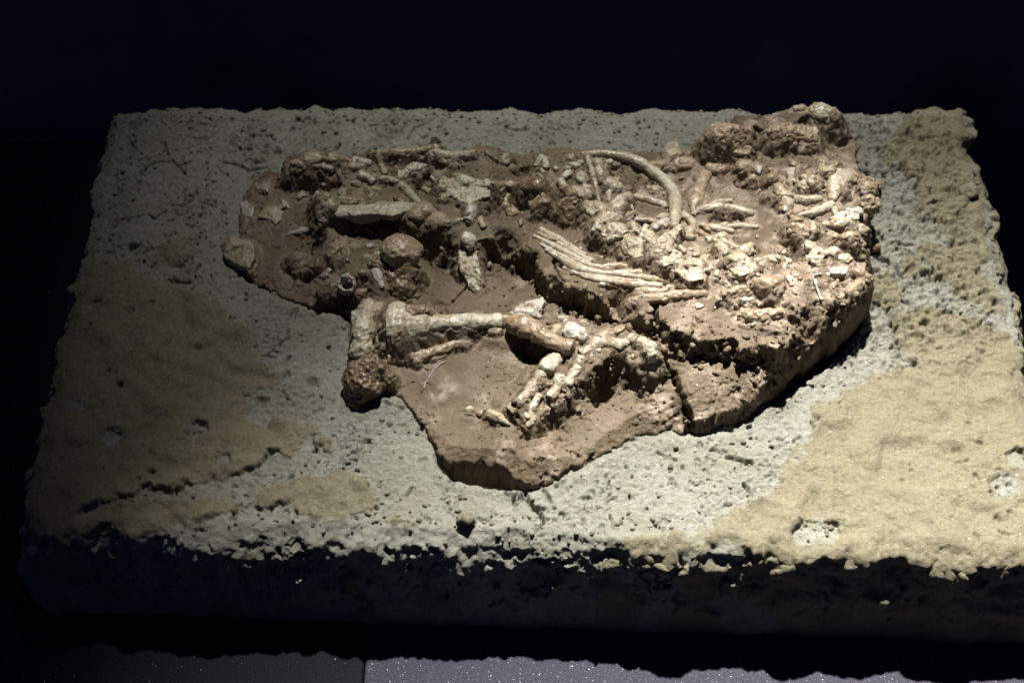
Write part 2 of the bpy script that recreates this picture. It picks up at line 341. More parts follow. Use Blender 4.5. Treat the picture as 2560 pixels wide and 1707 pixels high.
# hollows and mounds that are too sharp for the control points
for s in [
 ([(715,455),(770,462),(825,470)], 7, -7, 'flat'), ([(1120,365),(1165,362)], 7, -8, 'flat'), ([(1085,345),(1130,336),(1178,346)], 3, 3),
 ([(1000,430),(1040,450),(1075,470)], 7, -6, 'flat'), ([(970,420),(982,425)], 4.5, -9, 'flat'), ([(1285,425),(1305,432)], 6, -6, 'flat'),
 ([(1235,500),(1270,490),(1300,505)], 7, -4), ([(1400,545),(1430,560),(1440,520)], 7, -6, 'flat'), ([(800,590),(790,625)], 3.5, -6, 'flat'),
 ([(860,570),(910,580),(990,585),(1040,600)], 5, -6, 'flat'), ([(1035,610),(1075,615),(1110,620)], 6, -4, 'flat'),
 ([(1250,610),(1290,640),(1330,690)], 6, -3), ([(1310,860),(1340,885),(1390,900)], 5.5, -6, 'flat'),
 ([(1495,990),(1530,935),(1552,900)], 5, -13, 'flat'), ([(1610,950),(1600,1000)], 4, -3), ([(1985,615),(1975,645)], 5, -12, 'flat'),
 ([(2120,625),(2150,640)], 6, -7, 'flat'), ([(2095,580),(2170,588)], 2.2, -4, 'flat'), ([(2110,500),(2150,470)], 3.5, -7, 'flat'),
 ([(1980,545),(2050,522)], 2.5, -5, 'flat'), ([(1850,455),(1885,465)], 4.5, -6, 'flat'), ([(1915,375),(1960,368),(2000,360)], 3, -5, 'flat'), ([(1890,330),(1915,345)], 3.5, -5, 'flat'),
 ([(2010,305),(2055,312)], 3, -5, 'flat'), ([(1790,415),(1830,420)], 4, -3), ([(1665,465),(1680,520),(1680,560)], 4, -2.5), ([(1600,560),(1650,575)], 3, -3),
 ([(1780,548),(1850,552)], 3, -4, 'flat'), ([(1895,745),(1930,752)], 5.5, -7, 'flat'), ([(1810,765),(1830,772)], 5, -6, 'flat'), ([(2080,690),(2110,692)], 3, -5, 'flat'), ([(1965,770),(1985,800)], 3.5, -6),
 ([(1470,600),(1490,625),(1530,640)], 5, -4, 'flat'), ([(1560,650),(1610,670)], 4.5, -4, 'flat'), ([(1620,680),(1670,700)], 4, -5, 'flat'), ([(1690,715),(1760,725)], 3, -3),
 ([(1590,475),(1620,470)], 7, -3), ([(1530,430),(1570,425)], 5, -4), ([(930,655),(945,695)], 3, -5, 'flat'), ([(800,745),(860,750)], 4, -3),
 ([(1560,515),(1580,520)], 4, -3), ([(1105,815),(1180,800)], 4, -1.5), ([(640,470),(655,490)], 4, -3, 'flat'),
 # crests
 ([(1330,470),(1345,490)], 6, 4), ([(1345,510),(1375,530)], 5, 4), ([(1400,490),(1430,500)], 5, 3), ([(1780,340),(1840,350)], 8, 5), ([(1920,340),(1990,345),(2020,340)], 7, 5),
 ([(1930,450),(1950,500)], 5, 4), ([(2010,460),(2050,465)], 6, 4), ([(2050,420),(2070,435)], 4.5, 5), ([(1990,575),(2030,590)], 4, 4), ([(1850,820),(1930,830),(1980,825)], 3, 3),
 ([(1690,870),(1700,890)], 6, 3), ([(1780,700),(1840,690),(1900,690)], 4, 3), ([(2000,705),(2060,715)], 5, 3), ([(1290,1115),(1400,1130)], 6, 2.5), ([(1240,1000),(1360,1050),(1450,990)], 3, 1),
 ([(1210,850),(1250,860)], 5, 3), ([(820,640),(860,650)], 5, 3), ([(880,700),(930,690)], 5, 3), ([(1380,770),(1440,790)], 4, 3), ([(1460,830),(1490,840)], 4, 3),
 ([(1620,870),(1640,890),(1630,930)], 5, 4)]:
    stroke(*s)
# flutes on the slope under the foot
for k in range(9):
    a = k/8; stroke([(1560-150*a+60, 905+60*a), (1480-150*a+40, 1010+50*a), (1420-120*a, 1080+20*a)], 1.6, -1.3 - .6*(k % 2))
HM = np.where((HM < 16) & (RS < 0) & (GP[:, 0] < P(1700,1000)[0]), np.minimum(HM, 1.0 + .42*np.maximum(SD, 0) + .02*np.maximum(SD, 0)**2), HM)
# wall at the outline
wall = 1.2 + np.where(GP[:, 1] > P(1280,560,10)[1], .07, .24)*np.clip(HM, 0, 50)
sdj = SD + fbm(xy0(GP), 16, 2, 5)*2.5
f = sstep(0, 1, np.clip(sdj/wall, 0, 1))**.8
HM = -22 + (HM + 22)*f
fossil = thing('fossil', 'brown rock slab full of cream fossil bones lying on the sandy block', 'fossil')

# ------------------------------------------------------------------ block
BQ = [np.array(p) for p in ((-.2813, .2146), (.3186, .2125), (.3085, -.1500), (-.2724, -.1300))]   # back left, back right, front right, front left
BS = .00078; NU, NV, NK = 780, 450, 84
iu = np.arange(-NK, NU+NK+1); iv = np.arange(-NK, NV+NK+1); IU, IV = np.meshgrid(iu, iv)
uu = np.clip(IU/NU, 0, 1).ravel(); vv = np.clip(IV/NV, 0, 1).ravel()
ou = np.where(IU < 0, IU, np.where(IU > NU, IU-NU, 0)).ravel().astype(float); ov = np.where(IV < 0, IV, np.where(IV > NV, IV-NV, 0)).ravel().astype(float)
base = (BQ[3]*((1-uu)*(1-vv))[:, None] + BQ[2]*(uu*(1-vv))[:, None] + BQ[1]*(uu*vv)[:, None] + BQ[0]*((1-uu)*vv)[:, None])
d = np.maximum(np.abs(ou), np.abs(ov)); ln = np.hypot(ou, ov); dirx = ou/np.maximum(ln, 1e-9); diry = ov/np.maximum(ln, 1e-9)
s = d/NK                                              # 0 at the rim, 1 at the base
drop = HB*np.clip(s, 0, 1)**1.3; lean = .005*sstep(0, .09, s) + .016*s + .004*np.sin(s*3.0)
BV = np.zeros((len(uu), 3)); BV[:, 0] = base[:, 0] + dirx*lean; BV[:, 1] = base[:, 1] + diry*lean; BV[:, 2] = HB - drop - .0015*sstep(.0, .03, s)
edge = np.minimum.reduce([uu, 1-uu])*.6, np.minimum(vv, 1-vv)*.34
ed = np.minimum(edge[0], edge[1])*1000                # millimetres from the rim on top
top = (d == 0)
# plan wobble of the outline
wob = (fbm(BV, 45, 3, 21)*7 + fbm(BV, 12, 3, 22)*5)*(1 - .6*sstep(.5, 1., s))
k = np.exp(-ed/14)
cxm = BV[:, :2] - np.array([.018, .034]); cxm /= np.maximum(np.abs(cxm).max(1, keepdims=True), 1e-6)
ndir = np.stack([np.where(uu < .5, -1, 1)*np.exp(-edge[0]*1000/14), np.where(vv < .5, -1, 1)*np.exp(-edge[1]*1000/14)], 1)
BV[:, :2] += ndir*(wob*MM)[:, None]
# crust patches (photo pixels on the block's top)
CR = [
 [(165,700),(190,690),(230,655),(300,650),(400,700),(470,712),(540,745),(600,790),(640,840),(642,890),(705,938),(690,960),(640,962),(585,975),(612,1030),(660,1050),(740,1028),(800,1056),(818,1112),(772,1082),(742,1092),(725,1128),(690,1118),(665,1118),(660,1150),(640,1180),(560,1190),(500,1205),(430,1225),(350,1215),(300,1240),(250,1262),(170,1300),(60,1330),(60,1250),(110,1050),(120,960),(140,850),(160,780)],
 [(396,625),(430,596),(490,588),(492,630),(450,682),(405,672)],
 [(610,1222),(680,1195),(760,1182),(850,1178),(905,1190),(955,1222),(945,1258),(875,1290),(760,1275),(640,1262)],
 [(2035,1018),(2100,975),(2170,955),(2165,935),(2290,915),(2250,870),(2238,800),(2268,770),(2350,750),(2420,790),(2470,800),(2560,860),(2700,1000),(2720,1450),(2300,1430),(2000,1400),(1850,1350),(1740,1335),(1800,1300),(1860,1258),(1930,1232),(1962,1170),(1992,1140),(2035,1108)],
 [(2235,335),(2280,285),(2400,270),(2430,350),(2440,440),(2460,500),(2470,650),(2400,640),(2345,565),(2290,522),(2300,445),(2200,395),(2212,368)],
 [(2300,600),(2420,605),(2480,690),(2510,790),(2400,745),(2330,690)],
 [(2228,640),(2310,632),(2325,685),(2260,695)], [(2148,690),(2230,672),(2275,720),(2240,765),(2160,735)],
 [(120,1290),(330,1245),(560,1235),(600,1262),(480,1300),(330,1330),(120,1345)], [(940,1290),(1010,1275),(1040,1300),(980,1318)], [(1540,1330),(1720,1322),(1760,1360),(1600,1385)]]
bump2 = fbm(xy0(BV), 9, 4, 31)
crust = np.full(len(BV), -99.); cid = np.zeros(len(BV), int)
jit = fbm(xy0(BV), 30, 2, 32)*9 + fbm(xy0(BV), 14, 4, 33, .65)*10 + fbm(xy0(BV), 4, 2, 34)*2.5
for i, pl in enumerate(CR):
    pw = np.array([P(*q, 2)[:2] for q in pl]); lo = pw.min(0)-.02; hi = pw.max(0)+.02
    m = ((BV[:, :2] > lo) & (BV[:, :2] < hi)).all(1)
    sdm = np.full(len(BV), -99.); sdm[m] = poly_sd(BV[m, :2], pw)/MM
    u_ = sdm > crust; crust[u_] = sdm[u_]; cid[u_] = i
crust = crust + jit
# on the sides the crust thins out into ragged sheets
side = sstep(0, .08, s)
sidec = np.where((BV[:, 0] > .05), fbm(BV, 40, 3, 36)*30 + 4 + 4*(BV[:, 0] > .2), fbm(BV, 30, 3, 37)*26 - 7)
crust = np.where(top, crust, crust + (sidec - crust)*sstep(.06, .3, s))
holes = np.maximum.reduce([r - np.hypot((BV[:, 0]-P(x, y)[0]), BV[:, 1]-P(x, y)[1])/MM for x, y, r in [(492,1075,6),(190,1008,4.5),(282,1095,6),(560,1150,4),(2130,1290,0),(2060,1335,9),(2015,1338,8),(2510,1215,7),(2540,1150,5),(2330,1160,0)]]) + bump2*5
crust = np.where(top, np.minimum(crust, -holes), crust)
big = fbm(BV, 60, 2, 40)
right = sstep(.18, .25, BV[:, 0])*top
crust = np.where(top, crust - 0*right + 0, crust)
crust = crust + fbm(BV, 3, 2, 35)*2.0
cm = sstep(-.6, 1.0, crust)                            # 0 plaster, 1 crust
nrm = grid_normals(BV, len(iu), len(iv))
plast = (np.abs(fbm(BV, 9, 4, 41, .6))*2.6 + fbm(BV, 2.6, 3, 42, .7)*1.5)*(.45 + .9*sstep(-.2, .3, fbm(BV, 36, 2, 49))) + big*3.0 - .6
pits = sstep(.12, .26, fbm(BV, 3.6, 2, 43))*-2.2*sstep(.0, .3, fbm(BV, 30, 2, 44)) 
pits2 = sstep(.30, .42, fbm(BV, 8, 2, 45))*-3.0
ridg = np.abs(fbm(BV, 34, 2, 46) + .1*fbm(BV, 6, 2, 50)); crk = sstep(.0, .12, BV[:, 1])*(1 - sstep(.0, .022, ridg))*sstep(.05, .2, fbm(BV, 70, 2, 47) + .35*sstep(-.05, -.25, BV[:, 0])*sstep(.02, .15, BV[:, 1]))
sand = fbm(BV, 34, 3, 51)*4.5 + fbm(BV, 9, 2, 52)*.6 + fbm(BV, 2.0, 2, 53)*.4 + sstep(.30, .42, fbm(BV, 7, 2, 54))*-2.2*sstep(.05, .25, fbm(BV, 45, 2, 55))
smooth_zone = sstep(-.05, .2, fbm(BV, 55, 2, 48))
disp = plast*(1 - .35*smooth_zone) + pits + pits2*(1-smooth_zone*.7) - 1.5*crk
rim = (.6 + 3.2*sstep(-.15, .3, fbm(BV, 26, 2, 39)))*np.sqrt(np.clip(crust/3.0, 0, 1))*np.clip(1.15 - .15*np.clip(crust/8, 0, 1), 0, 2)
disp = disp*(1-cm) + (sand + big*1.2 + rim)*cm
# crumbly rim: lumps hanging over the front edge
disp += np.exp(-((d-3)/9.)**2)*(np.abs(fbm(BV, 9, 3, 61))*2.4 - .6) + np.where(top, 0, fbm(BV, 22, 3, 62)*5*side*(1 - .8*sstep(.6, 1., s)))
# right hand strip is lumpy
disp += sstep(.19, .225, BV[:, 0])*sstep(-.05, .02, BV[:, 1])*top*(np.abs(fbm(BV, 13, 4, 63, .6))*11 - 2.2 - 3.0*sstep(.12, .3, fbm(BV, 9, 2, 64)))
# named cracks and holes
def carve(pts, wd, dp):
    global disp
    w2 = np.array([P(*q)[:2] for q in pts]); m = top & (BV[:, 0] > w2[:, 0].min()-.01) & (BV[:, 0] < w2[:, 0].max()+.01) & (BV[:, 1] > w2[:, 1].min()-.01) & (BV[:, 1] < w2[:, 1].max()+.01)
    dd, _ = seg_dist(BV[m, :2], w2); dd = dd/MM*1.35 + fbm(xy0(BV[m]), 5, 3, 65, .7)*2.2
    disp[m] -= dp*np.clip(1 - dd/wd, 0, 1)**.7
for pts, wd, dp in [([(353,428),(367,416),(385,404),(420,401)], 1.5, 5), ([(429,398),(449,416),(464,434)], 1.3, 5), ([(445,412),(476,402)], 1.1, 4), ([(561,404),(596,409),(622,423),(660,420)], 1.3, 5),
    ([(490,475),(482,498),(455,513),(430,510)], 1.3, 4), ([(373,533),(385,543),(411,527)], 1.5, 5), ([(290,550),(320,545),(360,535)], 1.1, 4), ([(510,507),(540,518)], 1.2, 4), ([(315,335),(335,365),(355,385)], 1.2, 3), ([(410,355),(420,385)], 1.4, 4), ([(465,335),(490,345),(520,342)], 1.2, 4),
    ([(669,884),(690,870),(718,845),(722,820)], .9, 4), ([(650,885),(690,895)], .9, 3), ([(825,385),(850,362)], 1.2, 4), ([(1020,345),(1035,320),(1070,305)], 1.2, 4), ([(1260,318),(1290,325),(1320,322)], 1.5, 4), ([(1560,360),(1590,368)], 1, 3), ([(1270,300),(1235,310)],1,3),
    ([(1312,1215),(1320,1250),(1345,1275),(1360,1300),(1330,1345)], 1.8, 6), ([(1270,1230),(1290,1255),(1310,1240)], 3, 6), ([(1360,1220),(1375,1250)], 2, 5), ([(1017,1238),(1030,1215)], 1, 4), ([(1525,1285),(1532,1320)], 1.1, 5), ([(480,690),(500,660)], 1.3, 5), ([(430,700),(470,705)], 2.2, 5),
    ([(1640,1130),(1690,1150)], 1.2, 4), ([(1820,1140),(1880,1155)], 2.6, 5), ([(1860,1210),(1880,1235)], 2, 5), ([(2210,425),(2260,415),(2300,440)], 1.5, 4), ([(2280,520),(2350,500)], 2.2, 5), ([(2180,640),(2225,650),(2260,690)], 2.6, 6), ([(2230,600),(2290,610)], 2, 5), ([(2330,690),(2350,695)], 2.5, 6), ([(2160,740),(2220,770),(2240,830)], 2.4, 5)]: carve(pts, wd, dp)
for x, y, r, dp in [(329,612,4,7), (300,960,2.2,4), (780,955,4.5,5), (655,1000,5,5), (690,945,3,3), (495,870,2.2,3), (2390,1130,3,2), (380,1180,2,4), (530,1195,3,4), (2380,610,3.5,5), (1165,1305,0,0)]: carve([(x-1, y), (x+1, y)], r+1, dp)
# hollow round the fossil, deeper in front where the slab stands free
sdf = np.full(len(BV), -99.); m = top & (BV[:, 0] > x0-.03) & (BV[:, 0] < x1+.03) & (BV[:, 1] > y0-.03) & (BV[:, 1] < y1+.03)
sdf[m] = poly_sd(BV[m, :2], OUTP)/MM
sdf += fbm(xy0(BV), 10, 3, 70)*3
frontz = np.exp(-(np.hypot(BV[:, 0]-P(1190,1200)[0], BV[:, 1]-P(1190,1200)[1])/.022)**2) + .7*np.exp(-(np.hypot(BV[:, 0]-P(850,800)[0], BV[:, 1]-P(850,800)[1])/.013)**2) + .6*np.exp(-(np.hypot(BV[:, 0]-P(2060,930)[0], BV[:, 1]-P(2060,930)[1])/.03)**2)
disp += np.where(top, -(22*np.clip(frontz, 0, 1))*sstep(-2.2, 1.5, sdf) - 7*sstep(3.5, 8, sdf), 0) + 1.2*np.exp(-((sdf+5)/4.)**2)*top
disp = disp*(1 - .75*sstep(.55, 1., s))
BV2 = BV + nrm*(disp*MM)[:, None]
# weathering takes the sharp steps off the rim
G_ = BV2.reshape(len(iv), len(iu), 3); dd_ = np.where(top, np.minimum(uu, 1-uu).clip(0)*NU, -d); dv_ = np.where(top, np.minimum(vv, 1-vv)*NV, -d); de = np.where(top, np.minimum(dd_, dv_), -d)
wm = (.9*np.exp(-((de + 2)/5.)**2)).reshape(len(iv), len(iu), 1)[1:-1, 1:-1]
for it in range(14):
    av = .25*(G_[2:, 1:-1] + G_[:-2, 1:-1] + G_[1:-1, 2:] + G_[1:-1, :-2]); G_[1:-1, 1:-1] += wm*(av - G_[1:-1, 1:-1])
BV2 = G_.reshape(-1, 3)
BV2 += nrm*((fbm(BV2, 3.5, 3, 66)*1.6 + fbm(BV2, 9, 2, 67)*1.5)*np.exp(-((de + 4)/8.)**2)*MM)[:, None]
BV2[:, 2] = np.maximum(BV2[:, 2], .0004)
F = grid_faces(len(iu), len(iv))
F = F[(sdf[F] < 12).any(1)]
body = thing('sand_block', 'large crumbly block of grey plaster and tan sand under the fossil', 'display block')
cf = cm[F].mean(1) > .5
cc = sstep(-2.2, 2.6, crust + fbm(BV, 5, 3, 38)*5)
attrs = {'crust': cc}
Va, Fa, aa = compact(BV2, F[~cf], attrs); mk('plaster', Va, Fa, M_BLOCK, body, True, aa)
fc = F[cf]; tp = top[fc].all(1); ci = cid[fc[:, 0]]
groups = [(tp & (ci == 0), 'sand_crust'), (tp & np.isin(ci, [1]), 'sand_crust'), (tp & np.isin(ci, [2, 8, 9]), 'sand_crust'), (tp & np.isin(ci, [3, 10]), 'sand_crust'), (tp & np.isin(ci, [4, 5, 6, 7]), 'sand_crust'), (~tp, 'side_crust')]
for g, nme in groups:
    if g.any():
        Va, Fa, aa = compact(BV2, fc[g], attrs); ob_ = mk(nme, Va, Fa, M_BLOCK, body, True, aa); ob_['kind'] = 'stuff'
# height lookup of the block's top for loose grains
topz = BV2[:, 2].reshape(len(iv), len(iu))

# ------------------------------------------------------------------ bones
def ico(n=3):
    import bmesh
    bm = bmesh.new(); bmesh.ops.create_icosphere(bm, subdivisions=n, radius=1); bm.verts.ensure_lookup_table()
    V = np.array([v.co[:] for v in bm.verts]); F = [[v.index for v in f.verts] for f in bm.faces]; bm.free(); return V, np.array(F)
ICO = {n: ico(n) for n in (1, 2, 3)}
def rotm(az, tilt=0, roll=0):
    a, t, r = np.radians([az, tilt, roll])
    Rz = np.array([[np.cos(a), -np.sin(a), 0], [np.sin(a), np.cos(a), 0], [0, 0, 1]]); Rx = np.array([[1, 0, 0], [0, np.cos(t), -np.sin(t)], [0, np.sin(t), np.cos(t)]])
    Ry = np.array([[np.cos(r), 0, np.sin(r)], [0, 1, 0], [-np.sin(r), 0, np.cos(r)]]); return Rz @ Ry @ Rx
def at(p):
    """(px,py) on the relief, (px,py,e) e mm above it, (px,py,'h',z) at a height over the block's top"""
    if len(p) == 4: return P(p[0], p[1], p[3])
    q = surf(p[0], p[1]).copy()
    if len(p) > 2: q[2] += p[2]*MM
    return q
def lump(p, r, az=0, tilt=0, roll=0, facet=.6, seed=0):
    r = np.array(r)*1.08
    V, F = ICO[3]; V = V.copy(); g = np.random.default_rng(seed + int(p[0])*7 + int(p[1]))
    rad = np.ones(len(V))
    for k in range(13):
        n = g.normal(size=3); n /= np.linalg.norm(n); c = g.uniform(.55, .92); dt = V @ n
        lim = np.where(dt > .05, c/np.maximum(dt, .05), 9); rad = rad*(1-facet) + np.minimum(rad, lim)*facet
    rad = rad*(1 + .55*facet*fbm(V*.001 + g.uniform(0, 1), 1.1, 2, 3))
    V = V*rad[:, None]*np.array(r)*MM @ rotm(az, tilt, roll).T
    return V + at(p), F
def tube(pts, rads, flat=1., seg=16, cut=None, grow=1.15):
    """tapered round-ended limb through photo points; flat squashes it vertically"""
    W = np.array([at(p) for p in pts]); n = len(W); rads = np.asarray(rads, float)*MM*grow
    Wp = np.vstack([2*W[0]-W[1], W, 2*W[-1]-W[-2]]); C = []; R = []
    for k in range(n-1):
        p0, p1, p2, p3 = Wp[k:k+4]; m = max(3, int(np.linalg.norm(p2-p1)/.0012))
        for j in range(m + (k == n-2)):
            t = j/m; C.append(.5*(2*p1 + (p2-p0)*t + (2*p0-5*p1+4*p2-p3)*t*t + (3*p1-p0-3*p2+p3)*t**3)); R.append(rads[k]*(1-(3*t*t-2*t**3)) + rads[k+1]*(3*t*t-2*t**3))
    C = np.array(C); R = np.array(R); g_ = np.random.default_rng(int(pts[0][0]*13 + pts[0][1]))
    R = R*(1 + .35*fbm(C + g_.uniform(0, 1), 14, 2, 6) + .12*fbm(C + g_.uniform(0, 1), 5, 2, 7))
    T = np.gradient(C, axis=0); T /= np.linalg.norm(T, axis=1, keepdims=True)
    for end, sg in ((0, -1), (-1, 1)):          # round the ends
        c, r, t = C[end], R[end], T[end]; ex = [(c + sg*t*r*.7*math.sin(a), r*math.cos(a)) for a in ((.5, 1.0, 1.35) if (g_.uniform() > .45 if cut is None else not cut) else (.12, .2, .28))]
        if sg < 0: ex = ex[::-1]; C = np.vstack([[e[0] for e in ex], C]); R = np.concatenate([[e[1] for e in ex], R]); T = np.vstack([[t]*3, T])
        else: C = np.vstack([C, [e[0] for e in ex]]); R = np.concatenate([R, [e[1] for e in ex]]); T = np.vstack([T, [t]*3])
    up = np.array([0, 0, 1.]); S = np.cross(T, up); S /= np.maximum(np.linalg.norm(S, axis=1, keepdims=True), 1e-9); U = np.cross(S, T)
    a = np.linspace(0, 2*np.pi, seg, endpoint=False)
    V = (C[:, None] + R[:, None, None]*(np.cos(a)[None, :, None]*S[:, None] + flat*np.sin(a)[None, :, None]*U[:, None])).reshape(-1, 3)
    m = len(C); q = []
    for i in range(m-1):
        for j in range(seg):
            b = i*seg; j2 = (j+1) % seg; q.append((b+j, b+j2, b+seg+j2)); q.append((b+j, b+seg+j2, b+seg+j))
    for i, rev in ((0, 1), ((m-1)*seg, 0)):
        for j in range(1, seg-1): q.append((i, i+j+1, i+j) if rev else (i, i+j, i+j+1))
    return V, np.array(q)
def chip(poly, t=2.5, lift=.6, tilt=None):
    """broken plate: outline in photo pixels laid on the relief"""
    W = np.array([at((x, y)) for x, y in poly]); c = W.mean(0)
    A_ = np.c_[W[:, :2]-c[:2], np.ones(len(W))]; sol = np.linalg.lstsq(A_, W[:, 2], rcond=None)[0]; sol[:2] = np.clip(sol[:2], -.6, .6)
    z = np.clip(A_ @ sol, np.median(W[:, 2])-.006, np.median(W[:, 2])+.006)
    # keep the outline where the photograph shows it
    W = np.array([P(x, y, (zz-HB)/MM + lift + .8) for (x, y), zz in zip(poly, z)])
    n = len(W); top_ = W.copy(); bot = W - np.array([0, 0, t*MM+.001]); cc = top_.mean(0) + np.array([0, 0, .0011])
    V = np.vstack([top_, bot, [cc], [bot.mean(0)]]); q = []
    area = sum(W[i, 0]*W[(i+1) % n, 1]-W[(i+1) % n, 0]*W[i, 1] for i in range(n)); o = 1 if area > 0 else -1
    for i in range(n):
        j = (i+1) % n
        for f_ in ((i, j, 2*n), (n+j, n+i, 2*n+1), (i, n+i, n+j), (i, n+j, j)): q.append(f_ if o > 0 else f_[::-1])
    return V, np.array(q)
BONES = []
def bone(name, mat, *parts, vox=.62, amp=.24, label=None, parent=None, smooth=3, skirt=.3):
    """fuse the pieces into one skin, roughen it, hang it under the fossil"""
    Vs = []; Fs = []; o = 0
    for V, F in parts: Vs.append(V); Fs.append(F + o); o += len(V)
    ob = mk('tmp', np.vstack(Vs), np.vstack(Fs), None)
    r = ob.modifiers.new('r', 'REMESH'); r.mode = 'VOXEL'; r.voxel_size = vox*MM
    if smooth: s_ = ob.modifiers.new('s', 'SMOOTH'); s_.iterations = smooth; s_.factor = .5
    ev = ob.evaluated_get(bpy.context.evaluated_depsgraph_get()); me = bpy.data.meshes.new_from_object(ev)
    bpy.data.objects.remove(ob)
    n = len(me.vertices); V = np.empty(n*3, np.float32); me.vertices.foreach_get('co', V); V = V.reshape(-1, 3).astype(float)
    N = np.empty(n*3, np.float32); me.vertices.foreach_get('normal', N); N = N.reshape(-1, 3)
    dsp = fbm(V, 9, 3, 81)*4.2*amp + fbm(V, 3.2, 3, 82)*3.4*amp - np.abs(fbm(V, 5, 2, 84))*3.0*amp + .5*amp
    V = V + N*(dsp*MM)[:, None]
    nf = len(me.polygons); Q4 = np.empty(nf*4, np.int32); me.loops.foreach_get('vertex_index', Q4); Q4 = Q4.reshape(-1, 4)   # voxel remesh gives quads
    bpy.data.meshes.remove(me)
    lab = np.arange(n)
    while True:                                     # separate islands become objects of their own
        m_ = lab[Q4].min(1); new = lab.copy(); np.minimum.at(new, Q4.ravel(), np.repeat(m_, 4)); new = new[new]
        if (new == lab).all(): break
        lab = new
    for r_ in np.unique(lab):
        Fi = Q4[lab[Q4[:, 0]] == r_]
        if len(Fi) < 60: continue
        Vi, Fi, _a = compact(V, Fi, {})
        ob = mk(name, Vi, Fi, mat, parent or FAM.get(name, fossil), True, {'dirt': np.zeros(len(Vi))})
        if label: ob['label'] = label; label = None
        BONES.append((ob, Vi, skirt))
    return ob

def section(name):
    o = bpy.data.objects.new(name, None); COL.objects.link(o); o.parent = fossil; o.empty_display_size = .02; return o
BACKBONE = section('backbone'); FOOTP = section('foot'); RIBS = section('rib_cage'); HINDLEG = section('hind_leg'); SKULL = section('skull')
FAM = {'vertebra': BACKBONE, 'vertebra_process': BACKBONE, 'toe_bone': FOOTP, 'claw': FOOTP, 'metatarsal': FOOTP, 'ankle_bone': FOOTP, 'foot_bone': FOOTP, 'rib': RIBS, 'belly_rib': RIBS, 'shoulder_blade': RIBS,
       'shin_bone': HINDLEG, 'shin_bone_end': HINDLEG, 'calf_bone': HINDLEG, 'ankle_block': HINDLEG, 'femur_head': HINDLEG, 'femur_neck': HINDLEG, 'skull_fragment': SKULL, 'tooth_fragment': SKULL}
# --- left field: chips and blocks
bone('bone_chip', M_WHITE, chip([(640,455),(668,470),(672,480),(650,474),(636,462)], 2))
bone('bone_chip', M_WHITE, chip([(694,492),(712,500),(727,515),(722,521),(706,510)], 2))
bone('bone_chip', M_GREEN, chip([(642,542),(660,518),(690,512),(708,530),(704,548),(688,560),(672,548)], 4, 1.2))
bone('bone_chip', M_WHITE, chip([(600,508),(618,500),(636,520),(630,545),(606,538)], 4, 1))
bone('bone_chip', M_WHITE, tube([(713,588,.3),(750,580,.6),(790,572,.3)], [1.0, 2.6, 2.0], .7))
bone('bone_chip', M_GREEN, lump((600,632,4), (10.5, 9.5, 8), 20, 8, -10, .8, 4), chip([(560,640),(585,598),(634,604),(638,640),(622,672),(580,655)], 5, 6), label='large cream bone block at the left tip of the slab')
bone('bone_fragment', M_GREEN, lump((822,520,3), (8.5, 9, 9), 15, 0, 0, .8, 5), lump((812,545,1), (7, 7, 9), 0, 0, 0, .7, 6))
bone('long_bone_shaft', M_CREAM, tube([(850,530,'h',24),(900,528,'h',25),(960,524,'h',25),(1010,522,'h',25),(1040,518,'h',24)], [5.5, 4.6, 5.5, 5, 4], .5), chip([(858,520),(900,508),(960,514),(1030,508),(1038,520),(980,540),(930,534),(880,540)], 4, 8), tube([(862,540,'h',20),(900,552,'h',20),(950,548,'h',21)], [1.5, 1.6, 1.2]), skirt=None)
bone('bone_fragment', M_TAN, lump((1052,535,2), (9.5, 8, 6), 10, 0, 0, .5, 3), lump((1095,555,1), (9, 8, 6), -20, 0, 0, .5, 8))
bone('femur_head', M_TAN, lump((1004,628,'h',26), (13, 12, 8.5), 20, 14, 0, .3, 2), tube([(1008,650,'h',21),(1012,690,'h',13)], [9, 8]), label='round brown knob of a thigh bone', amp=.3, skirt=None)
bone('femur_neck', M_DARK, tube([(1012,675,'h',16),(1006,730,'h',8)], [8, 8.5]), lump((985,690,'h',14), (8, 9, 9), 0, 0, 0, .6, 3), amp=.4)  # dark colour puts the shade under the knob into the neck
bone('rock_infill', M_DARK, lump((950,668,'h',15), (14, 13, 9), 0, 0, 0, .6, 5), amp=.5)
bone('bone_lump', M_DARK, lump((943,597,1), (11.5, 6, 6), 5, 0, 0, .4, 9))
bone('bone_fragment', M_TAN, tube([(830,640,.6),(850,625,1),(872,632,1),(868,655,.6)], [2, 2.6, 2.6, 1.8]), tube([(846,650,.5),(838,670,.3)], [1.6, 1.2]))
bone('rock_chunk', M_DARK, lump((745,668,2.5), (9, 6, 6), 15, 0, 0, .8, 4), lump((788,668,2), (7, 6, 6), -10, 0, 0, .8, 14))
bone('rock_chunk', M_DARK, lump((826,738,2.5), (9, 7.5, 8), 5, 0, 0, .9, 3))
bone('bone_fragment', M_CREAM, chip([(795,690),(820,668),(832,672),(815,694)], 2, 1))
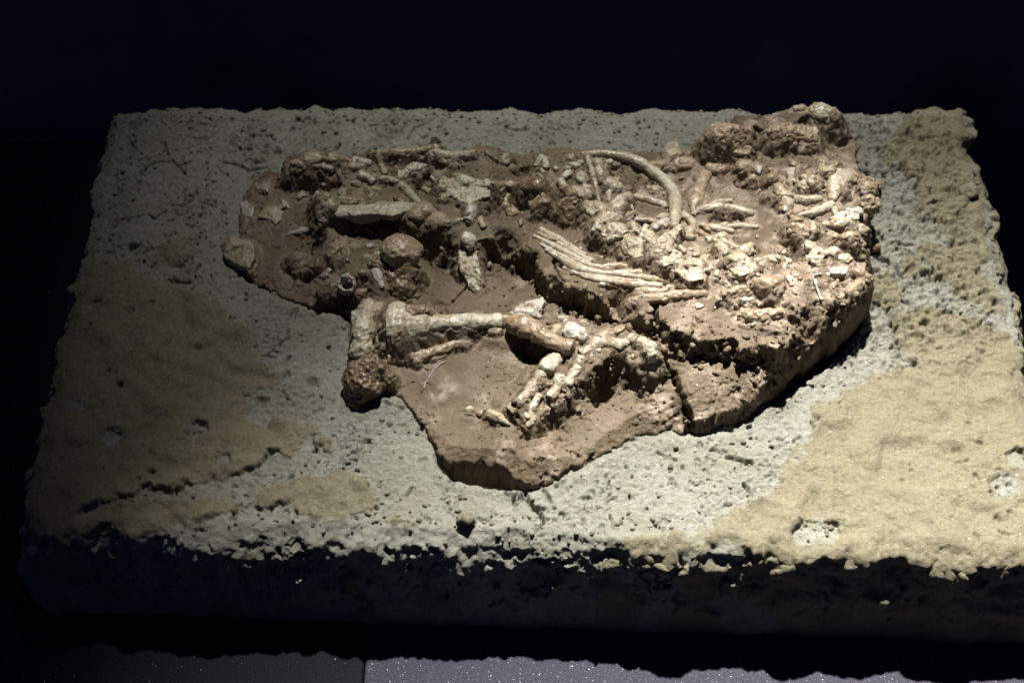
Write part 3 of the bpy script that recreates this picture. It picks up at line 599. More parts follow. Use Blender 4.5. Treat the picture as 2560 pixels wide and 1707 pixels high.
# hollow tube end
def ring(p, R, r, h, az=0, tilt=0):
    a = np.linspace(0, 2*np.pi, 28, endpoint=False); b = np.linspace(0, 2*np.pi, 10, endpoint=False)
    V = np.array([[(R + r*np.cos(t))*np.cos(s_), (R + r*np.cos(t))*np.sin(s_), h*np.sin(t)] for s_ in a for t in b])*MM @ rotm(az, tilt).T + at(p)
    q = []
    for i in range(28):
        for j in range(10):
            a0 = i*10+j; a1 = i*10+(j+1) % 10; b0 = ((i+1) % 28)*10+j; b1 = ((i+1) % 28)*10+(j+1) % 10; q += [(a0, b0, b1), (a0, b1, a1)]
    return V, np.array(q)
bone('hollow_bone_end', M_WHITE, ring((868,718,1.8), 4.6, 1.6, 4.5, 0, 25), label='small white ring of a hollow bone end', smooth=2, amp=.9, skirt=None)
bone('bone_fragment', M_WHITE, tube([(935,665,.8),(944,690,1.2),(955,720,.8)], [2.4, 3, 1.8]))
bone('bone_fragment', M_WHITE, lump((925,618,1), (3, 2.4, 2), 0, 0, 0, .7))
bone('bone_fragment', M_CREAM, lump((905,735,1), (3, 2.4, 2), 0, 0, 0, .7), lump((845,705,1), (2.4, 2, 2), 0, 0, 0, .7))
# --- shin and ankle
bone('shin_bone', M_CREAM,
     tube([(990,816,'h',16),(1010,814,'h',17),(1046,810,'h',18),(1090,807,'h',17.5),(1150,805,'h',17),(1215,803,'h',16),(1250,803,'h',15)], [14.8, 14, 9.6, 6.2, 4.9, 5, 6.2], .8, 18, True, 1), lump((1002,848,'h',11), (6, 5, 6), 0, 0, 0, .5, 3), label='large cream shin bone narrowing to the right', amp=.22, skirt=1.6, smooth=4)
bone('shin_bone_end', M_CREAM, tube([(926,768,'h',16),(914,805,'h',18),(908,845,'h',16),(904,882,'h',11)], [7.6, 7.8, 7, 8.2], .9, 16, False, 1), lump((942,780,'h',17), (7, 7, 6), 0, 0, 0, .7, 2), lump((898,800,'h',14), (6, 8, 7), 0, 0, 0, .7, 7), label='broad cream joint end beside the shin bone', amp=.4, skirt=2)
bone('rock_infill', M_DARK, lump((1034,780,'h',25), (8, 5, 3), 10, 0, 0, .4, 3), amp=.5)
bone('rock_infill', M_DARK, lump((965,800,'h',13), (9, 13, 8), 0, 0, 0, .4, 3), lump((958,850,'h',10), (11, 10, 8), 0, 0, 0, .5, 6))
bone('calf_bone', M_TAN, tube([(975,895,'h',7),(1040,895,'h',7),(1110,872,'h',7.5),(1180,850,'h',8),(1215,838,'h',8)], [4.5, 3.8, 3.2, 3, 2.6]), tube([(985,865,'h',10),(1020,885,'h',10),(1045,905,'h',8)], [4, 3.2, 2.2]), label='thin bone lying under the shin bone')
bone('ankle_block', M_DARK, lump((925,950,'h',9), (14.5, 13, 13), 12, 5, 0, .85, 11), lump((890,975,'h',6), (9, 10, 10), 0, 0, 0, .7, 2), label='angular brown block at the foot of the shin bone', amp=.5)
bone('bone_fragment', M_CREAM, lump((937,965,1.2), (4.2, 3.2, 2.6), -40, 0, 0, .6))
bone('bone_fragment', M_WHITE, chip([(1273,782),(1300,758),(1358,741),(1366,750),(1350,775),(1320,790),(1290,792)], 4, 3.5), tube([(1290,785,2),(1325,788,2),(1350,796,1)], [3.4, 3, 1.6]), label='white wedge of broken bone right of the shin bone')
bone('bone_fragment', M_TAN, lump((1262,805,1.5), (6, 5, 5), 0, 0, 0, .5, 4), lump((1240,835,1), (5, 4, 4), 0, 0, 0, .6, 6))
# --- crushed plate in the middle
bone('leg_bone', M_CREAM, chip([(1150,604),(1162,586),(1186,588),(1194,630),(1204,690),(1200,728),(1190,736),(1172,716),(1154,680),(1146,640)], 6, 3.5), lump((1168,606,2), (6, 7, 5), 0, 0, 0, .6, 3), lump((1190,712,1.5), (5.5, 6, 4), 0, 0, 0, .6, 3), amp=.45, label='flattened cream bone running down with a dark crack', skirt=2)
bone('hip_bone', M_CREAM, chip([(1098,470),(1118,450),(1160,446),(1200,452),(1228,460),(1224,488),(1196,498),(1172,512),(1150,500),(1128,488),(1104,500)], 7, 4.5), tube([(1108,478,3),(1150,466,4),(1200,470,3.4)], [4, 4.4, 3.6], .6), lump((1112,476,4), (5, 6, 5), 0, 0, 0, .6, 3), lump((1212,474,3.4), (6, 5, 5), 0, 0, 0, .6, 3), amp=.55, smooth=4, label='blocky cream hip bone near the middle')
bone('bone_fragment', M_WHITE, tube([(1172,508,1.5),(1176,530,1.8),(1168,556,1)], [4.2, 4.6, 3.2]))
bone('bone_rim', M_GREEN, tube([(1225,470,1),(1210,490,1.5),(1203,515,1.4),(1197,540,1)], [2.2, 2, 2.2, 1.5]))
bone('bone_rim', M_TAN, tube([(1225,468,1),(1270,466,1.4),(1310,478,1),(1325,510,.6)], [2.4, 2.4, 2.6, 2]))
bone('back_bone_fragment', M_CREAM, tube([(1080,398,1.6),(1105,394,2),(1130,397,1.8),(1160,394,1.6),(1188,390,1.2)], [4.5, 3.4, 2.8, 3, 3.6]), lump((1092,392,2), (6, 4.5, 4.5), 0, 0, 0, .6))
bone('bone_fragment', M_GREEN, chip([(988,408),(1035,402),(1076,410),(1050,425),(1025,430),(1012,448),(996,446)], 4, 2.4), label='three-cornered greenish plate at the back')
bone('bone_fragment', M_TAN, tube([(932,390,1.5),(980,386,2),(1030,386,2),(1078,378,2)], [2.6, 2.4, 2.2, 2.6]), tube([(950,396,1),(955,420,1),(965,440,1)], [3, 2.2, 2]))
bone('bone_fragment', M_CREAM, chip([(868,396),(890,390),(930,400),(928,410),(895,411),(872,406)], 3, 1))
bone('bone_fragment', M_TAN, lump((785,405,2), (10, 6, 5), 10, 0, 0, .5, 2), lump((755,415,1.5), (8, 5, 4.5), 0, 0, 0, .6, 8), lump((828,402,1.5), (7, 5, 5), 0, 0, 0, .5, 9))
bone('bone_fragment', M_CREAM, lump((800,418,1.5), (5, 3, 3), 0, 0, 0, .7, 3), lump((822,424,1), (4.5, 3.4, 3), 0, 0, 0, .7, 5))
bone('bone_fragment', M_CREAM, tube([(1002,466,1.5),(1022,486,1.8),(1050,514,1.6)], [2.6, 2.6, 1.8]), lump((1008,472,1), (5, 3.6, 3), 0, 0, 0, .6))
bone('bone_fragment', M_GREEN, tube([(848,488,1),(856,478,2),(860,495,1.6),(845,500,1)], [1.6, 1.8, 1.8, 1.6]), lump((890,462,1), (4, 3, 3), 0, 0, 0, .6))
bone('bone_fragment', M_CREAM, lump((960,452,1.2), (4.5, 3.6, 3.2), 0, 0, 0, .7), lump((985,456,1), (3.6, 3, 3), 0, 0, 0, .7))
bone('bone_fragment', M_TAN, tube([(915,470,.6),(930,485,.9),(922,500,.7)], [1.8, 1.8, 1.6]), tube([(940,475,.6),(930,495,.8)], [1.4, 1.2]), lump((870,505,.6), (8, 4, 3.4), 0, 0, 0, .5))
bone('rock_chunk', M_DARK, lump((1335,472,1.5), (10, 8, 8), -20, 0, 0, .75, 1), lump((1355,515,.5), (9, 9, 8), 20, 0, 0, .7, 5))
bone('rock_chunk', M_DARK, lump((1415,520,.5), (10, 11, 9), 0, 0, 0, .7, 7))
bone('bone_chip', M_WHITE, chip([(1333,412),(1350,382),(1366,390),(1375,412),(1355,418)], 4, 2))
bone('hollow_bone', M_CREAM, tube([(1399,458,2),(1412,476,2.2),(1424,494,2.2)], [2.8, 2.8, 3]), ring((1434,500,2), 3.0, 1.3, 2.6, 0, 20), smooth=2)
bone('bone_splint', M_CREAM, tube([(1466,394,1.6),(1478,430,1.8),(1488,465,1.8),(1498,506,1.4)], [2.4, 1.9, 1.5, 1.3]))
bone('bone_splint', M_CREAM, tube([(1492,408,1.6),(1498,432,1.8),(1504,458,1.2)], [2.8, 3, 2.6]), tube([(1512,412,1.3),(1508,440,1.3)], [1.8, 2]))
bone('bone_fragment', M_CREAM, lump((1455,450,1), (5, 6, 4), 30, 0, 0, .5), lump((1463,488,1), (7.5, 6.5, 5), 0, 0, 0, .5, 3), lump((1440,478,.6), (4, 4, 3.4), 0, 0, 0, .5))
bone('bone_fragment', M_CREAM, lump((1526,470,1.5), (7, 7, 5), 0, 0, 0, .5, 6), lump((1540,462,1), (4, 5, 4), 0, 0, 0, .5, 8), tube([(1512,455,1),(1520,480,1),(1524,505,.8)], [2.4, 2.2, 1.8]))
for x, y, r in [(1428,398,4), (1436,418,4.4), (1418,425,3), (1390,424,2.6), (1452,410,3)]:
    bone('bone_nodule', M_CREAM, lump((x, y, .8), (r, r*.8, r*.7), 0, 0, 0, .5, x))
# --- ribs and belly ribs
def rib(pts, rads, mat=M_CREAM, flat=.9, label=None): bone('rib', mat, tube(pts, rads, flat), label=label, skirt=1, amp=.16)
rib([(1455,388,1),(1505,388,1.5),(1560,398,2.2),(1602,417,3),(1640,445,3.6),(1670,472,4),(1686,505,4),(1688,540,3.4),(1684,572,2)], [1.8, 2.2, 3, 3.4, 3.6, 3.6, 3.6, 3.6, 3], .95, M_CREAM) if False else bone('rib', M_CREAM, tube([(1455,388,1),(1505,388,1.5),(1560,398,2.2),(1602,417,3),(1640,445,3.6),(1670,472,4),(1686,505,4),(1688,540,3.4),(1684,572,2)], [1.8, 2.2, 3, 3.4, 3.6, 3.6, 3.6, 3.6, 3], .95), label='long hooked rib curving down from the back edge', skirt=2, amp=.15)
rib([(1706,540,1.4),(1728,556,1.8),(1730,576,1.8),(1712,592,1.4),(1690,602,1)], [2, 2.2, 2.2, 2, 1.6])
rib([(1572,494,1.2),(1610,500,1.6),(1662,517,1.2)], [1.6, 2.4, 1.6])
rib([(1588,552,1),(1630,556,1.5),(1668,570,1)], [1.6, 2, 1.8])
rib([(1730,538,1.2),(1770,526,2.4),(1820,527,2.6),(1880,538,1.4)], [1.2, 2.4, 3, 2])
rib([(1766,521,1.4),(1800,512,1.8),(1828,506,1.2)], [1.4, 2.2, 1.8])
rib([(1750,564,.8),(1790,574,1.2),(1833,582,.8)], [1.6, 2.4, 1.8])
rib([(1806,570,.8),(1850,568,1.2),(1894,570,.8)], [1.4, 2.2, 1.8])
rib([(1743,580,.6),(1780,600,1),(1830,624,.6)], [1.8, 2, 1.4], M_TAN)
rib([(1790,595,.6),(1815,610,1),(1845,622,.8)], [1.6, 2, 1.4])
bone('shoulder_blade', M_TAN, tube([(1763,436,1.6),(1750,470,1.8),(1738,500,1.4),(1730,518,.6)], [3.6, 4, 4.4, 2.4], .5))
for pts, r in [([(1351,576,.9),(1405,607,1.2),(1464,642,.9)], [1.4, 1.8, 1.4]), ([(1336,594,.8),(1410,632,1.1),(1486,672,.9)], [1.3, 1.8, 1.4]),
               ([(1366,628,.6),(1405,652,1.1),(1450,676,1.2),(1520,688,1.2),(1603,683,.9)], [1.3, 2, 2.2, 2, 1.6]), ([(1428,682,.6),(1510,704,1.2),(1590,716,1.2),(1655,718,.9)], [1.3, 2, 2, 1.6]),
               ([(1500,712,.6),(1560,722,1.1),(1630,732,1.1),(1664,728,.8)], [1.2, 1.7, 1.7, 1.4]), ([(1400,636,.6),(1470,664,.9),(1530,676,.7)], [.9, 1.3, 1]), ([(1490,690,.4),(1540,700,.8),(1610,706,.6)], [.9, 1.2, 1]),
               ([(1480,672,.4),(1540,668,.9),(1598,672,.6)], [1.2, 1.8, 1.4]), ([(1345,584,.6),(1410,618,.9),(1478,654,.6)], [1, 1.4, 1]), ([(1352,612,.5),(1420,652,.9),(1500,690,.6)], [1.1, 1.5, 1.2]), ([(1410,672,.4),(1480,700,.8),(1560,712,.6)], [1.1, 1.5, 1.2]), ([(1560,690,.5),(1620,698,.9),(1672,708,.6)], [1.4, 1.9, 1.5])]:
    bone('belly_rib', M_CREAM, tube(pts, r, 1., 16, None, 1.4), amp=.18, skirt=.6)
bone('belly_rib', M_TAN, tube([(1580,752,.6),(1650,748,1.4),(1710,742,1.4),(1760,738,.8)], [2.2, 3, 3, 2]))
# --- backbone
def vert(cx, cy, sc, az, mat=M_CREAM, lift=2, seed=1, label=None, wing=True):
    k = sc
    pr = [lump((cx, cy, lift), (8*k, 6.5*k, 6*k), az, 0, 0, .55, seed), chip([(cx-26*k, cy-6*k), (cx-4*k, cy-24*k), (cx+22*k, cy-14*k), (cx+28*k, cy+8*k), (cx+2*k, cy+14*k)], 7*k, lift+3)]
    if wing: pr += [tube([(cx-20*k, cy-16*k, lift+1), (cx-38*k, cy-34*k, lift+1)], [3.2*k, 2.2*k]), tube([(cx+22*k, cy+8*k, lift), (cx+34*k, cy+26*k, lift-1)], [3.4*k, 2*k]), tube([(cx+8*k, cy-18*k, lift+2), (cx+26*k, cy-36*k, lift+2)], [3*k, 2*k], .8)]
    return bone('vertebra', mat, *pr, label=label, amp=.5, skirt=1.2, smooth=4)
vert(1518, 580, 1.4, 15, M_CREAM, 6, 2, 'big pale vertebra standing at the left end of the row')
bone('vertebra_process', M_CREAM, tube([(1462,532,3),(1490,532,5),(1508,548,6),(1520,560,6)], [3.4, 3.8, 3.6, 3]))
bone('vertebra_process', M_CREAM, tube([(1532,530,4),(1550,515,5),(1568,502,4)], [3.4, 3.4, 2.8]), tube([(1540,540,4),(1560,550,4),(1585,540,3)], [3, 2.6, 2]))
vert(1584, 628, 1.2, 20, M_CREAM, 5, 4)
vert(1655, 646, 1.4, 10, M_CREAM, 6, 6)
vert(1722, 686, 1.4, 5, M_CREAM, 5, 9, wing=False)
vert(1845, 672, 1.3, -10, M_CREAM, 3, 12)
bone('vertebra', M_TAN, lump((1922,722,2.5), (10, 8, 7), 0, 0, 0, .5, 3), chip([(1890,712),(1915,700),(1955,712),(1950,728),(1905,730)], 5, 3.4))
bone('vertebra_process', M_CREAM, tube([(1680,600,1.5),(1692,620,2),(1712,634,1.6)], [2, 2, 1.6]), tube([(1645,606,1.5),(1668,618,2),(1690,640,2)], [2.2, 2.4, 2]), tube([(1560,580,2),(1590,600,2.4),(1625,612,2)], [2.2, 2.4, 2]))
for x, y, r in [(1755,655,4), (1790,690,3.5), (1775,668,3), (1870,655,4), (1800,660,3), (1640,625,3), (1700,665,3.4), (1740,640,2.6), (1960,668,3), (1905,665,3.4), (1990,690,3), (1820,700,3)]:
    bone('bone_nodule', M_CREAM, lump((x, y, .7), (r*1.2, r*.8, r*.7), x % 90, 0, 0, .5, x))
# --- right cluster and skull
bone('skull_fragment', M_TAN, lump((1812,352,3), (16, 13, 11), 10, 0, 0, .55, 4), lump((1775,372,2), (9, 8, 9), 0, 0, 0, .6, 6), lump((1850,375,2), (9, 9, 7), 0, 0, 0, .6, 8), tube([(1868,345,3),(1862,370,3),(1835,395,2),(1815,405,0)], [3, 3, 3.6, 3]), label='knobbly tan lump at the front of the raised top corner', amp=.45)
bone('skull_fragment', M_TAN, lump((1958,340,2), (13, 8, 7), -5, 0, 0, .4, 5), lump((2010,345,2), (11, 7, 6), -12, 0, 0, .4, 7), amp=.7)
bone('skull_fragment', M_CREAM, lump((2048,282,'h',29), (10, 7, 6), -15, 0, 0, .5, 3), lump((2072,296,'h',26), (7, 6, 8), 0, 0, 0, .5, 5), tube([(1985,276,'h',29),(2002,274,'h',29.5),(2016,278,'h',29)], [2.4, 2.8, 2]), label='pale ridge crowning the raised top corner', amp=.3)
bone('bone_fragment', M_TAN, lump((2003,376,1), (4.6, 3.6, 3), 0, 0, 0, .5))
bone('tooth_fragment', M_WHITE, chip([(1878,408),(1895,404),(1907,415),(1900,432),(1882,426)], 4, 2.4))
bone('tooth_fragment', M_WHITE, chip([(1966,424),(1978,416),(1990,420),(1985,436),(1990,452),(1976,450)], 3.5, 2.2))
bone('bone_fragment', M_TAN, tube([(1770,425,1),(1800,428,1.2),(1825,424,.8)], [4, 4.4, 3.6]), lump((1860,422,1), (8, 6, 5), 0, 0, 0, .5, 3))
bone('bone_fragment', M_CREAM, lump((1680,400,2.5), (7, 6, 5), 0, 0, 0, .6, 3), tube([(1664,388,2.5),(1674,376,3),(1686,372,3.5),(1690,388,2)], [2.4, 2.4, 2.2, 2]), label='small pale spur poking up at the back edge')
bone('bone_fragment', M_TAN, lump((1650,420,1), (10, 7, 6), 20, 0, 0, .4, 2), lump((1705,412,1), (9, 6, 5), 0, 0, 0, .5, 5))
bone('bone_nodule', M_TAN, lump((2052,425,2), (5, 4.6, 4.6), 0, 0, 0, .5, 2), lump((2068,440,2), (6.4, 5.6, 5.6), 0, 0, 0, .6, 5), lump((2086,418,1), (4, 3.6, 3.6), 0, 0, 0, .6, 8), amp=.4)
for x, y, r in [(1930,452,5.4), (1945,480,5), (1960,492,5.4), (1928,492,4), (1975,456,3.2), (1952,512,3.4), (2030,462,6.5), (2010,470,5), (1925,430,3)]:
    bone('bone_nodule', M_TAN if x % 3 else M_CREAM, lump((x, y, 1), (r*1.1, r*.9, r*.85), x % 70, 0, 0, .5, x), amp=.3)
bone('bone_fragment', M_CREAM, tube([(1990,500,1),(2020,505,1.6),(2052,500,1)], [2.4, 3, 2.2]), tube([(1960,500,1),(1970,515,1),(1960,530,0)], [4, 3.6, 3]))
bone('bone_fragment', M_CREAM, tube([(2128,440,2),(2105,450,2.6),(2088,475,2.4),(2080,500,1.4)], [4.4, 6, 5, 3.4], .6), label='broad pale bone slanting along the right edge', amp=.3)
bone('bone_plate', M_TAN, chip([(2136,440),(2165,440),(2190,448),(2172,462),(2150,468)], 2.5, 3))
bone('bone_fragment', M_TAN, lump((2172,480,2), (7, 9, 8), 0, 0, 0, .7, 3), lump((2165,520,2), (8, 8, 8), 0, 0, 0, .7, 5), lump((2188,470,2.4), (4, 5, 5), 0, 0, 0, .6, 9), amp=.5)
bone('bone_splinter', M_WHITE, chip([(2070,546),(2095,530),(2120,524),(2150,534),(2148,548),(2110,549)], 3, 2.4), label='bright white splinter near the right edge')
bone('bone_plate', M_TAN, chip([(1964,562),(1985,554),(2015,560),(2034,574),(2024,592),(2000,588),(1975,578)], 4, 4.5), amp=.3)
bone('bone_fragment', M_CREAM, tube([(2000,545,1.4),(2040,535,1.8),(2080,515,1.4)], [2.4, 3, 2.4]), tube([(2060,565,1.4),(2110,562,2),(2165,566,1.4)], [2.6, 3.4, 2.6], .7), amp=.3)
bone('bone_fragment', M_CREAM, lump((2025,625,2.4), (5, 6, 5), 0, 0, 0, .6), chip([(2018,640),(2030,615),(2048,622),(2042,640)], 3, 2))
bone('bone_fragment', M_TAN, tube([(2100,605,2),(2130,600,2.4),(2165,605,2),(2188,622,2)], [3.4, 3.6, 3.6, 4]), lump((2180,618,2), (5, 4.5, 4.5), 0, 0, 0, .7), amp=.5)
bone('bone_splinter', M_WHITE, chip([(2068,672),(2095,665),(2122,668),(2118,684),(2080,686)], 3, 1.8))
bone('bone_splinter', M_WHITE, chip([(2036,682),(2058,680),(2056,686),(2038,688)], 2, 1.6))
bone('bone_fragment', M_TAN, tube([(2126,684,2),(2146,692,2),(2148,710,1.6),(2130,728,1),(2095,750,.5)], [2.8, 3.4, 3.4, 3, 2.4]), amp=.3, label='hooked bone rim at the right corner')
bone('bone_splinter', M_WHITE, tube([(2035,700,.8),(2042,722,1),(2053,752,.6)], [.9, .8, .6]))
bone('bone_fragment', M_CREAM, lump((2075,640,1.6), (7, 4, 3.4), 10, 0, 0, .6), lump((2040,655,1.2), (6, 4, 3), -20, 0, 0, .6), lump((2110,650,1.2), (6, 4, 3), 0, 0, 0, .6), amp=.4)
bone('bone_fragment', M_CREAM, tube([(1890,655,.8),(1930,652,1.2),(1975,658,.8)], [2.4, 2.8, 2.2]), lump((1850,650,1), (4, 3.4, 4), 0, 0, 0, .8))
bone('bone_fragment', M_TAN, tube([(1805,740,1),(1860,730,1.4),(1890,752,1)], [3, 3.4, 2.6]), tube([(1850,790,1),(1900,798,1.6),(1950,785,1.2)], [3.6, 4.2, 3.4]), amp=.45)
# --- foot
bone('metatarsal', M_TAN, tube([(1282,808,'h',18),(1320,820,'h',20),(1360,842,'h',21),(1395,858,'h',22),(1428,868,'h',23)], [5.6, 6, 5, 4.2, 4.6], .9), label='curved foot bone arching over a dark hollow', skirt=None)
def toe(pts, rads): bone('toe_bone', M_CREAM, tube(pts, rads, .85, 16, None, 1.3), amp=.24, skirt=.2)
toe([(1424,868,2.2),(1400,892,2.6),(1366,926,2)], [3.6, 3.0, 4.4])
toe([(1352,938,1.4),(1344,955,1.6),(1336,972,1.2)], [3.2, 2.2, 3.2])
toe([(1342,965,2),(1318,990,2.2),(1296,1012,2.2),(1278,1030,1.8)], [3.8, 2.7, 2.7, 3.8])
toe([(1494,862,2),(1474,878,2.4),(1452,888,2)], [3.6, 2.4, 3])
toe([(1452,898,1.6),(1446,912,1.8),(1440,926,1.4)], [2.8, 2, 2.6])
toe([(1444,926,1.8),(1430,944,2),(1418,962,1.4)], [3.2, 2.4, 3])
toe([(1404,950,2),(1392,975,2.2),(1378,1000,1.8)], [3.4, 2.6, 3.4])
toe([(1348,992,1.4),(1334,1018,1.6),(1320,1046,1.2)], [2.2, 1.8, 2.4])
toe([(1336,1048,.8),(1324,1062,.9),(1312,1076,.5)], [2.2, 2.4, 1.6])
toe([(1404,972,.5),(1416,978,.4),(1424,984,.2)], [1.4, 1, .9])
bone('claw', M_CREAM, tube([(1222,1040,1.4),(1245,1048,2),(1262,1057,1.4),(1274,1064,.6)], [3.2, 2.8, 1.8, .7]), label='pointed claw at the tip of the foot')
bone('bone_nodule', M_TAN, lump((1202,1034,1), (3.4, 2.8, 2.6), 0, 0, 0, .5), lump((1214,1028,.8), (2.4, 2, 2), 0, 0, 0, .5))
bone('bone_nodule', M_CREAM, lump((1176,1026,.8), (2.8, 2.8, 2.8), 0, 0, 0, .5))
bone('ankle_bone', M_WHITE, lump((1436,834,2.2), (7.5, 6.5, 5), 20, 0, 0, .7, 4), lump((1458,846,1.6), (4.5, 4, 4), 0, 0, 0, .6), amp=.4, label='rough whitish ankle bone above the toes')
bone('ankle_bone', M_TAN, lump((1392,828,1.6), (4.6, 4.2, 3.4), 0, 0, 0, .6, 2), lump((1384,836,1), (3, 2.6, 2.4), 0, 0, 0, .6, 2))
bone('ankle_bone', M_CREAM, chip([(1494,838),(1512,824),(1520,830),(1516,856),(1500,858)], 4, 2.6), lump((1505,860,1.4), (4.4, 3.6, 3.4), 0, 0, 0, .6))
bone('ankle_bone', M_CREAM, lump((1408,800,1), (4.6, 3.4, 3), 0, 0, 0, .7))
bone('foot_bone', M_CREAM, tube([(1535,862,1.6),(1552,868,2),(1575,862,2),(1602,862,2),(1624,874,1.6)], [3.6, 3.4, 3, 3.6, 4.2]), tube([(1624,874,1.6),(1630,895,1.6),(1622,920,1)], [4.2, 3.6, 2.6]), amp=.3, label='knuckled bone bridge at the right of the foot')
bone('foot_bone', M_CREAM, tube([(1590,890,1.6),(1592,915,2),(1588,940,1.4)], [3.6, 4.6, 3.4], .8), amp=.3)

# --- many more broken pieces between the large bones
FR = np.random.default_rng(21); placed = []
zones = [(1720,2190,400,720,46), (1390,1720,390,640,22), (1080,1400,380,560,20), (700,1080,390,540,16), (820,1000,600,740,5), (1380,1640,790,900,8), (1700,1990,690,790,7)]
for xa, xb, ya, yb, n in zones:
    k = 0
    for tr in range(n*12):
        if k >= n: break
        x, y = FR.uniform(xa, xb), FR.uniform(ya, yb); w3 = surf(x, y)
        if bil(SD.reshape(NY, NX), w3[None], gx, gy)[0] < 6: continue
        if any(math.hypot(x-a, y-b) < 26 for a, b in placed) or math.hypot(x-1810, y-490) < 60 or math.hypot(x-1880, y-595) < 70 or math.hypot(x-2080, y-370) < 60: continue
        placed.append((x, y)); k += 1; an = FR.uniform(0, math.pi); L = FR.uniform(9, 24); cx_, cy_ = math.cos(an)*L, math.sin(an)*L*.7
        mt = (M_CREAM, M_CREAM, M_TAN, M_TAN, M_GREEN, M_DARK)[FR.integers(0, 6)] if x < 1400 else (M_CREAM, M_CREAM, M_CREAM, M_WHITE, M_TAN)[FR.integers(0, 5)]
        t = FR.uniform()
        if t < .45:
            m = FR.integers(5, 8); poly = [(x + cx_*math.cos(q)*FR.uniform(.7, 1.2) - cy_*.55*math.sin(q), y + cy_*math.cos(q)*FR.uniform(.7, 1.2) + cx_*.4*math.sin(q)) for q in np.linspace(0, 2*math.pi, m, endpoint=False)]
            bone('bone_fragment', mt, chip(poly, FR.uniform(3, 6), FR.uniform(.6, 2.4)), amp=.3, skirt=FR.uniform(0, 1.5))
        elif t < .8:
            r0 = FR.uniform(1.6, 3.2); bone('bone_fragment', mt, tube([(x-cx_, y-cy_, .8), (x+FR.uniform(-4, 4), y+FR.uniform(-3, 3), 1.6), (x+cx_, y+cy_, .8)], [r0*FR.uniform(.9, 1.5), r0*.8, r0*FR.uniform(.9, 1.5)], FR.uniform(.6, .9)), amp=.25, skirt=FR.uniform(0, 1.5))
        else:
            r0 = FR.uniform(2.6, 5); bone('bone_fragment', mt, lump((x, y, .8), (r0*1.3, r0, r0*.8), FR.uniform(0, 180), 0, 0, .8, int(x)), amp=.4, skirt=FR.uniform(0, 1))

# ------------------------------------------------------------------ rock skin: clings to the bones, then roughened
ZB = np.full((NY, NX), -99.)
for ob, V, sk in BONES:
    if sk is None: continue
    jx = np.clip(((V[:, 0]-gx[0])/GS).round().astype(int), 0, NX-1); jy = np.clip(((V[:, 1]-gy[0])/GS).round().astype(int), 0, NY-1)
    np.maximum.at(ZB, (jy, jx), (V[:, 2]-HB)/MM - sk)
st = GS/MM
for it in range(8):
    sl = 1.7 if it > 0 else .1
    for dy, dx in ((0, 1), (0, -1), (1, 0), (-1, 0), (1, 1), (-1, -1), (1, -1), (-1, 1)):
        ZB = np.maximum(ZB, np.roll(ZB, (dy, dx), (0, 1)) - sl*st*math.hypot(dx, dy))
ZB = ZB.ravel()
cover = np.clip(2.1 + 7*fbm(xy0(GP), 13, 3, 95) + 3*fbm(xy0(GP), 4, 2, 96), -.3, 6)
a_ = HM; b_ = np.where(SD > 1, ZB - cover, -99); kk = .8
h_ = np.clip(.5 + .5*(b_-a_)/kk, 0, 1); HM = a_*(1-h_) + b_*h_ + kk*h_*(1-h_)
# the big cracks
for pts, wd, dp in [([(1640,742),(1634,770),(1640,800),(1628,835),(1636,850),(1652,885),(1690,950),(1702,990),(1725,1040),(1738,1085)], 1.5, -22),
                    ([(1385,655),(1400,690),(1430,740),(1450,775)], .6, -6), ([(1450,775),(1520,795),(1580,815),(1612,842)], .9, -9), ([(1190,690),(1165,720),(1130,755)], .5, -5),
                    ([(1660,1050),(1690,1030),(1700,1025)], .6, -3)]:
    stroke(pts, wd, dp, 'v', .15)
# slide the grid so that steep walls get as many vertices as the flats
HG = HM.reshape(NY, NX); Q = GP.reshape(NY, NX, 2).copy()
for it in range(28):
    z = bil(HG, Q.reshape(-1, 2), gx, gy).reshape(NY, NX)*MM
    G3 = np.dstack([Q, z]); num = np.zeros_like(Q[1:-1, 1:-1]); den = np.zeros(num.shape[:2])
    for sl in ((slice(1, -1), slice(2, None)), (slice(1, -1), slice(0, -2)), (slice(2, None), slice(1, -1)), (slice(0, -2), slice(1, -1))):
        L = np.linalg.norm(G3[sl] - G3[1:-1, 1:-1], axis=2); num += Q[sl]*L[..., None]; den += L
    Q[1:-1, 1:-1] = .35*Q[1:-1, 1:-1] + .65*num/np.maximum(den, 1e-12)[..., None]
GQ = Q.reshape(-1, 2)
def fld(a): return bil(np.asarray(a, float).reshape(NY, NX), GQ, gx, gy)
zq = fld(HM).reshape(NY, NX)
for it in range(2): zq[1:-1, 1:-1] = .5*zq[1:-1, 1:-1] + .125*(zq[2:, 1:-1] + zq[:-2, 1:-1] + zq[1:-1, 2:] + zq[1:-1, :-2])
V3 = np.stack([GQ[:, 0], GQ[:, 1], HB + zq.ravel()*MM], 1)
N3 = grid_normals(V3, NX, NY)
rough = fbm(V3, 16, 4, 1)*2.4 + np.abs(fbm(V3, 6, 3, 2))*2.2 + fbm(V3, 2.4, 3, 4)*1.0 + sstep(.16, .3, fbm(V3, 6, 2, 6))*1.6 - sstep(.14, .3, fbm(V3, 8, 2, 7))*1.8 - .5
amt = .30 + .5*sstep(-.1, .25, fbm(V3, 28, 2, 8)); amt = np.maximum(amt, 1.15*np.clip(1.25*(1 - N3[:, 2]), 0, 1))
def near(px, py, h, r0, r1): c = P(px, py, h); return sstep(r0, r1, np.hypot(GQ[:, 0]-c[0], GQ[:, 1]-c[1]))
amt = amt*(.3 + .7*near(1080,930,4,.018,.04))*(.4 + .6*near(1180,950,5,.012,.03))*(.4 + .6*near(1800,500,20,.012,.03))*(.35 + .65*near(1870,590,27,.01,.022))*(.5 + .5*near(2080,370,17,.01,.022))
